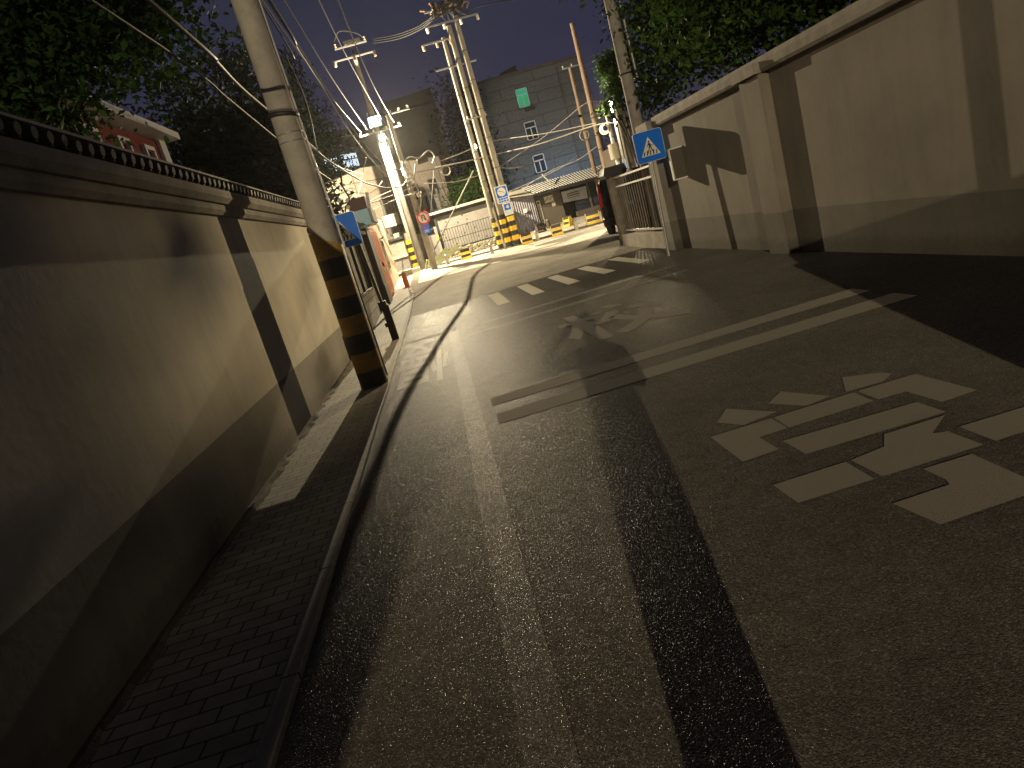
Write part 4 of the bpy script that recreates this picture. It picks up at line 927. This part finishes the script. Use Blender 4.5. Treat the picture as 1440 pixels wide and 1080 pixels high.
v1=van(5.66,7.35,22.8,26.9,prof(23),1.92,'black van parked behind the pale gate pier, one red tail lamp showing')
v1.rotation_euler.z=-.42
_c=Matrix.Rotation(-.42,3,'Z')@Vector((-.845,-2.05,0)); v1.location.x=5.64-_c.x; v1.location.y=22.8-_c.y
v2=van(1.85,3.6,-5.45,-1.1,0,1.95,'dark van standing in the right lane just behind the camera')
v2.rotation_euler.z=math.pi
# ---------------------------------------------------------------- TREES
def tree(name,label,cat,trunk,blobs,nleaf,size,m,seed,limbs=True,group=None,leafshape=1.5,kcl=26,spr=1):
    rr=R_(seed); root=empty(name,trunk[0],label,cat,group)
    mb=MB(); t0=Vector(trunk[0]); t1=Vector(trunk[1]); r=trunk[2]
    mid=t0.lerp(t1,.5)+Vector((rr.uniform(-.1,.1),rr.uniform(-.1,.1),0))
    mb.tube(smooth([t0,mid,t1]),[r*(1-.5*i/16) for i in range(17)],10)
    if limbs:
        for b in blobs:
            c=Vector(b[0]); mb.tube(smooth([t0.lerp(t1,.7),t0.lerp(t1,1).lerp(c,.4)+Vector((0,0,.2)),c],5),[r*.45*(1-.7*i/10) for i in range(11)],7)
            for k in range(5):
                e=c+Vector((rr.uniform(-1,1)*b[1][0],rr.uniform(-1,1)*b[1][1],rr.uniform(-.8,.9)*b[1][2]))*.7
                mb.tube([c,c.lerp(e,.5)+Vector((0,0,.1)),e],[r*.16,r*.1,r*.04],5)
    mb.build('trunk','bark',root)
    vs=[];fs=[];tot=sum(b[1][0]*b[1][1]*b[1][2] for b in blobs)
    for b in blobs:
        c=Vector(b[0]);rad=b[1]; k=int(nleaf*rad[0]*rad[1]*rad[2]/tot); ncl=max(6,k//kcl)
        for _ in range(ncl):
            while True:
                u=Vector((rr.uniform(-1,1),rr.uniform(-1,1),rr.uniform(-1,1)))
                if .25<u.length<1: break
            u=u*(1+rr.uniform(-.12,.2)); cc=c+Vector((u.x*rad[0],u.y*rad[1],u.z*rad[2])); sp=size*rr.uniform(2.2,4.2)*spr
            for _ in range(kcl):
                p=cc+Vector((rr.gauss(0,1),rr.gauss(0,1),rr.gauss(0,.75)))*sp
                a=Vector((rr.uniform(-1,1),rr.uniform(-1,1),rr.uniform(-1,.3))).normalized(); w=a.cross(Vector((rr.uniform(-1,1),rr.uniform(-1,1),rr.uniform(-1,1)))).normalized()
                s=size*rr.uniform(.6,1.25); n=a.cross(w)*s*.12; L=s*leafshape*.5
                i=len(vs); vs+=[p-a*L,p-a*L*.2+w*s*.42+n,p+a*L,p-a*L*.2-w*s*.42+n]; fs.append((i,i+1,i+2,i+3))
    mb=MB(); mb.add(vs,fs); mb.build('crown',m,root,fix=False)
    return root
tree('broadleaf_tree','dark broad leaved tree hanging over the left wall, nearest to the camera','tree',((-4.8,9.6,0),(-4.5,9.3,3.6),.2),
 [((-2.75,9.3,5.35),(.7,1.0,.85)),((-3.9,9.0,5.6),(1.1,1.3,1.15)),((-4.7,8.4,4.5),(.9,1.0,.7)),((-5.0,9.2,4.8),(1.4,1.4,1.2)),((-3.1,9.6,6.3),(1.2,1.3,1.0))],44000,.085,'leafL',11)
tr_specs=[(-4.4,24,8.8,1.1,'tallest dark poplar behind the near left pole'),(-6.2,24,9.0,1.4,'wide dark poplar above the red house'),(-5.9,49,15.2,1.7,'taller distant dark poplar just right of the near left pole')]
for i,(x,y,h,w,l) in enumerate(tr_specs):
    tree('poplar_tree',l,'tree',((x,y,0),(x,y,h*.6),.2),[((x,y,h*.3),(w*1.1,w,h*.24)),((x+.2,y,h*.58),(w,w,h*.25)),((x-.1,y,h*.84),(w*.62,w*.6,h*.2))],15000,.16,'leafD',50+i,False,'dark poplars beyond the left wall')
tree('broadleaf_tree','leafy tree behind the right wall, lit from below near its left edge','tree',((7.6,13.2,0),(7.7,13.2,3.0),.2),
 [((7.3,13.0,4.6),(1.9,2.4,1.4)),((9.6,11.8,4.8),(2.0,2.2,1.5)),((7.2,16.5,5.2),(1.3,2.2,1.5)),((8.6,15.5,6.4),(2.2,2.4,1.6)),((7.9,10.2,5.0),(1.8,1.8,1.5)),((7.0,19.5,4.0),(.85,1.2,.75)),((11.8,13,5),(2,2.4,2))],60000,.115,'leafR',21)
tree('broadleaf_tree','small leafy sapling around the floodlight behind the right pole','tree',((7.6,23.4,.2),(7.4,23.3,2.6),.07),
 [((6.82,23.4,4.13),(.07,.2,.12)),((6.74,23.2,4.26),(.05,.15,.04)),((6.9,22.9,4.3),(.05,.15,.06)),((7.15,22.8,4.7),(.3,.4,.3)),((7.6,23.6,5.4),(.6,.7,.5))],5200,.09,'leafR',23,kcl=10,spr=.45)
tree('conifer_tree','dark narrow conifer between the dark block and the apartment block','tree',((4.9,57,.8),(4.9,57,8),.2),[((4.9,57,4.5),(1.6,1.4,3.6)),((4.9,57,9.3),(1.2,1.1,2.9)),((4.3,57,11.6),(.4,.4,2.0)),((5.6,57,11.7),(.5,.5,2.2))],7000,.22,'leafD',61,False)
tree('bush','green bush showing over the roof of the grey metal shed','bush',((2.6,42,.6),(2.6,42,2.4),.06),[((2.6,41,3.5),(.8,.7,.8)),((3.0,41.3,4.2),(.5,.5,.5))],2600,.12,'leafR',62)
# litter and leaves on the pavement
rr=R_(99)
def litter(name,label,cat,pts,size,m,group):
    for k,(x,y,z) in enumerate(pts):
        mb=MB(); s=size*rr.uniform(.7,1.3); a=rr.uniform(0,6.28)
        v=[Vector((math.cos(a+t)*s*(1 if i%2 else .6),math.sin(a+t)*s*(1 if i%2 else .6),.003+rr.random()*s*.5)) for i,t in enumerate((0,1.2,2.4,3.6,5.0))]
        mb.add([Vector((x,y,z))+q for q in v]+[Vector((x,y,z+.001))],[(0,1,5),(1,2,5),(2,3,5),(3,4,5),(4,0,5)]); mb.build(name,m,label=label[k],cat=cat,group=group)
lit=[gp(895,877),gp(568,684),gp(456,823)]
litter('scrap',['pale crumpled scrap on the road inside the long shadow','tiny pale scrap near the kerb edge of the left lane','pale scrap lying on the kerb stones'],'litter',[(p.x,p.y,.006 if i<2 else .036) for i,p in enumerate(lit)],.010,'cream','scraps of litter')
pts=[ax(0,0,-2) and gp(*q) for q in ((413,650),(385,678),(368,710),(382,745),(427,668),(400,700))]
litter('scrap',['small dry leaf on the pavers, farthest of six','small dry leaf on the pavers near the wall foot','small dry leaf on the pavers beside the groove','small dry leaf on the pavers, nearest of six','small dry leaf on the pavers at the shadow edge','small dry leaf on the pavers in the middle of the strip'],'dry leaf',[(p.x*.97-.02,p.y*.965,.032) for p in pts],.013,'cream','dry leaves on the pavers')
# thin post on the right behind the frame edge
mb=MB(); mb.cyl((4.33,3.3,0),(4.33,3.3,3.3),.055,.05,16); mb.build('steel_post','galv',label='bare steel post by the right wall just outside the view',cat='post')
# ---------------------------------------------------------------- PHOTOGRAPHER
pe=empty('person',(.03,-.42,0),'person in a grey jacket holding a phone up at eye level','person')
def skinned(name,verts,edges,radii,m,parent,root=0):
    me=bpy.data.meshes.new(name); off=wloc(parent); me.from_pydata([Vector(v)-off for v in verts],edges,[])
    o=bpy.data.objects.new(name,me); COL.objects.link(o); o.parent=parent; me.materials.append(M[m])
    sk=o.modifiers.new('s','SKIN'); 
    if not me.skin_vertices: me.attributes.new('x','FLOAT','POINT')
    for i,r in enumerate(radii):
        me.skin_vertices[0].data[i].radius=(r,r) if not isinstance(r,tuple) else r
        me.skin_vertices[0].data[i].use_root=(i==root)
    sb=o.modifiers.new('d','SUBSURF'); sb.levels=2; sb.render_levels=2; return o
X,Yp=.06,-.42
V=[(X,Yp,.95),(X,Yp,1.15),(X,Yp,1.35),(X,Yp,1.45),(X,Yp+.01,1.53),(X,Yp+.02,1.62),(X,Yp+.01,1.70),
 (X-.17,Yp,1.40),(X-.50,Yp+.08,1.36),(X-.30,Yp+.26,1.50),(X-.13,Yp+.36,1.575),
 (X+.17,Yp,1.38),(X+.24,Yp+.08,1.13),(X+.16,Yp+.28,1.32),(X+.03,Yp+.36,1.55),
 (X-.08,Yp,.80),(X-.068,Yp+.01,.48),(X-.068,Yp-.02,.09),(X-.075,Yp+.12,.045),
 (X+.08,Yp,.80),(X+.068,Yp+.01,.48),(X+.068,Yp-.02,.09),(X+.075,Yp+.12,.045)]
Ed=[(0,1),(1,2),(2,3),(3,4),(4,5),(5,6),(2,7),(7,8),(8,9),(9,10),(2,11),(11,12),(12,13),(13,14),(0,15),(15,16),(16,17),(17,18),(0,19),(19,20),(20,21),(21,22)]
Rd=[(.18,.12),(.165,.12),(.18,.12),.075,.055,(.075,.09),(.065,.075),.065,.05,.042,.032,.065,.05,.042,.032,.105,.082,.06,.04,.105,.082,.06,.04]
try:
    bo_=skinned('body',V,Ed,Rd,'cloth',pe)
except Exception as ex:
    print('SKIN',ex)
mb=MB(); mb.sphere((X,Yp+.02,1.635),.085,18,12,sc=(.9,1.05,1.25)); mb.sphere((X,Yp+.115,1.63),.016,8,6,sc=(1,1.2,1.4)); mb.sphere((X-.08,Yp+.02,1.63),.02,8,6,sc=(.5,1,1.4)); mb.sphere((X+.08,Yp+.02,1.63),.02,8,6,sc=(.5,1,1.4)); hd=mb.build('head','skin',pe)
mb=MB(); mb.sphere((X,Yp+.0,1.665),.098,18,12,sc=(.95,1.05,1.1)); mb.build('hair','hair',pe)
for s,cx in ((-1,-.085),(1,.075)):
    mb=MB(); base=Vector((cx,-.075,1.575)); mb.sphere(base,.035,10,8,sc=(.7,1,1.1))
    for k in range(4): 
        q=base+Vector((0,.0,-.03+.022*k)); mb.tube([q,q+Vector((-s*.012,.035,.004)),q+Vector((-s*.035,.05,.004))],[.009,.008,.007],6)
    mb.tube([base+Vector((0,0,.03)),base+Vector((-s*.02,-.01,.045)),base+Vector((-s*.045,.0,.05))],[.011,.01,.008],6)
    mb.build('hand','skin',pe)
# phone held in the hands, directly behind the lens
ph=MB(); Mc=Matrix.Translation((0,0,HC))@RM.to_4x4()
ph.bbox((-.075,-.036,.004),(.075,.036,.0125),.003,0,Mc); ph.build('phone','black',label='black phone held sideways in both hands at the camera position',cat='phone')
# ---------------------------------------------------------------- REAR LAMP (behind the camera)
RL=Vector((-4.0,-24,5.8))
rl=empty('street_lamp',(RL.x-.4,RL.y-.1,0),'street lamp on a tall post in the street behind the camera','lamp')
mb=MB(); mb.cyl((RL.x-.6,RL.y-.2,0),(RL.x-.6,RL.y-.2,6.15),.07,.05,14); mb.tube(smooth([(RL.x-.6,RL.y-.2,6.1),(RL.x-.4,RL.y-.1,5.95),(RL.x,RL.y,5.85)]),.03,8); mb.build('post','galv',rl)
mb=MB(); mb.cyl((RL.x,RL.y,6.15),(RL.x,RL.y,5.98),.06,.2,16,caps=False); mb.build('lamp_shade','galv',rl)
mb=MB(); mb.sphere((RL.x,RL.y,5.93),.08,12,8); mb.build('bulb','bulb',rl)
# ---------------------------------------------------------------- LIGHTS
def light(name,loc,power,c,r,parent=None):
    l=bpy.data.lights.new(name,'POINT'); l.energy=power; l.color=c; l.shadow_soft_size=r
    o=bpy.data.objects.new(name,l); COL.objects.link(o); o.location=loc; return o
light('lamp_glow',(-.83,32.55,6.50),10500,(1,.83,.54),.02)
def spot(name,loc,to,power,c,r,ang,blend):
    l=bpy.data.lights.new(name,'SPOT'); l.energy=power; l.color=c; l.shadow_soft_size=r; l.spot_size=math.radians(ang); l.spot_blend=blend
    o=bpy.data.objects.new(name,l); COL.objects.link(o); o.location=loc; o.rotation_euler=(Vector(to)-Vector(loc)).to_track_quat('-Z','Y').to_euler()
spot('lamp_beam',(-.83,32.53,6.49),(4.6,14,.9),10500,(1,.82,.52),.02,52,.9)
spot('floodlight_beam',(lp.x-.03,25.28,lp.z-.06),(-2,10.6,1.4),14500,(1,.76,.42),.05,25,.75)
light('floodlight_glow',(lp.x-.02,25.3,lp.z-.06),1900,(1,.8,.48),.05)
light('rear_lamp_glow',(RL.x,RL.y,5.8),24000,(1,.82,.54),.06)
light('cool_lamp_glow',(12.5,56,2.2),900,(.45,.7,1),.1)
# ---------------------------------------------------------------- WORLD, CAMERA
w=bpy.data.worlds.new('World'); S.world=w; w.use_nodes=True; nt=w.node_tree; bg=nt.nodes['Background']
tc=nt.nodes.new('ShaderNodeTexCoord'); sp=nt.nodes.new('ShaderNodeSeparateXYZ'); nt.links.new(tc.outputs['Generated'],sp.inputs[0])
r=ramp(nt,sp.outputs['Z'],[(0,(.052,.043,.070)),(.18,(.034,.033,.066)),(.42,(.026,.031,.054)),(1,(.018,.022,.04))]); nt.links.new(r.outputs['Color'],bg.inputs['Color']); bg.inputs['Strength'].default_value=.85
cam=bpy.data.cameras.new('camera'); co=bpy.data.objects.new('camera',cam); COL.objects.link(co)
cam.sensor_width=36; cam.lens=F/1440*36; cam.clip_start=.01; cam.clip_end=1000
co.matrix_world=Matrix.Translation((0,0,HC))@RM.to_4x4()
S.camera=co
S.view_settings.view_transform='Standard'; S.view_settings.look='None'; S.view_settings.exposure=0; S.view_settings.gamma=1
S.render.engine='CYCLES'
S.cycles.max_bounces=6; S.cycles.diffuse_bounces=3; S.cycles.glossy_bounces=2; S.cycles.transmission_bounces=2; S.cycles.volume_bounces=0
# thin night air, enough to give the lamps a glow
mb=MB(); mb.box((-40,-60,-1.5),(45,80,17)); hz=mb.build('haze','ground',label='thin night air',kind='stuff')
hm=bpy.data.materials.new('air'); hm.use_nodes=True; hn=hm.node_tree; hn.nodes.remove(hn.nodes['Principled BSDF'])
pv=hn.nodes.new('ShaderNodeVolumePrincipled'); pv.inputs['Density'].default_value=.00018; pv.inputs['Anisotropy'].default_value=.75; pv.inputs['Color'].default_value=(.95,.95,.95,1)
hn.links.new(pv.outputs[0],hn.nodes['Material Output'].inputs['Volume']); hz.data.materials.clear(); hz.data.materials.append(hm)
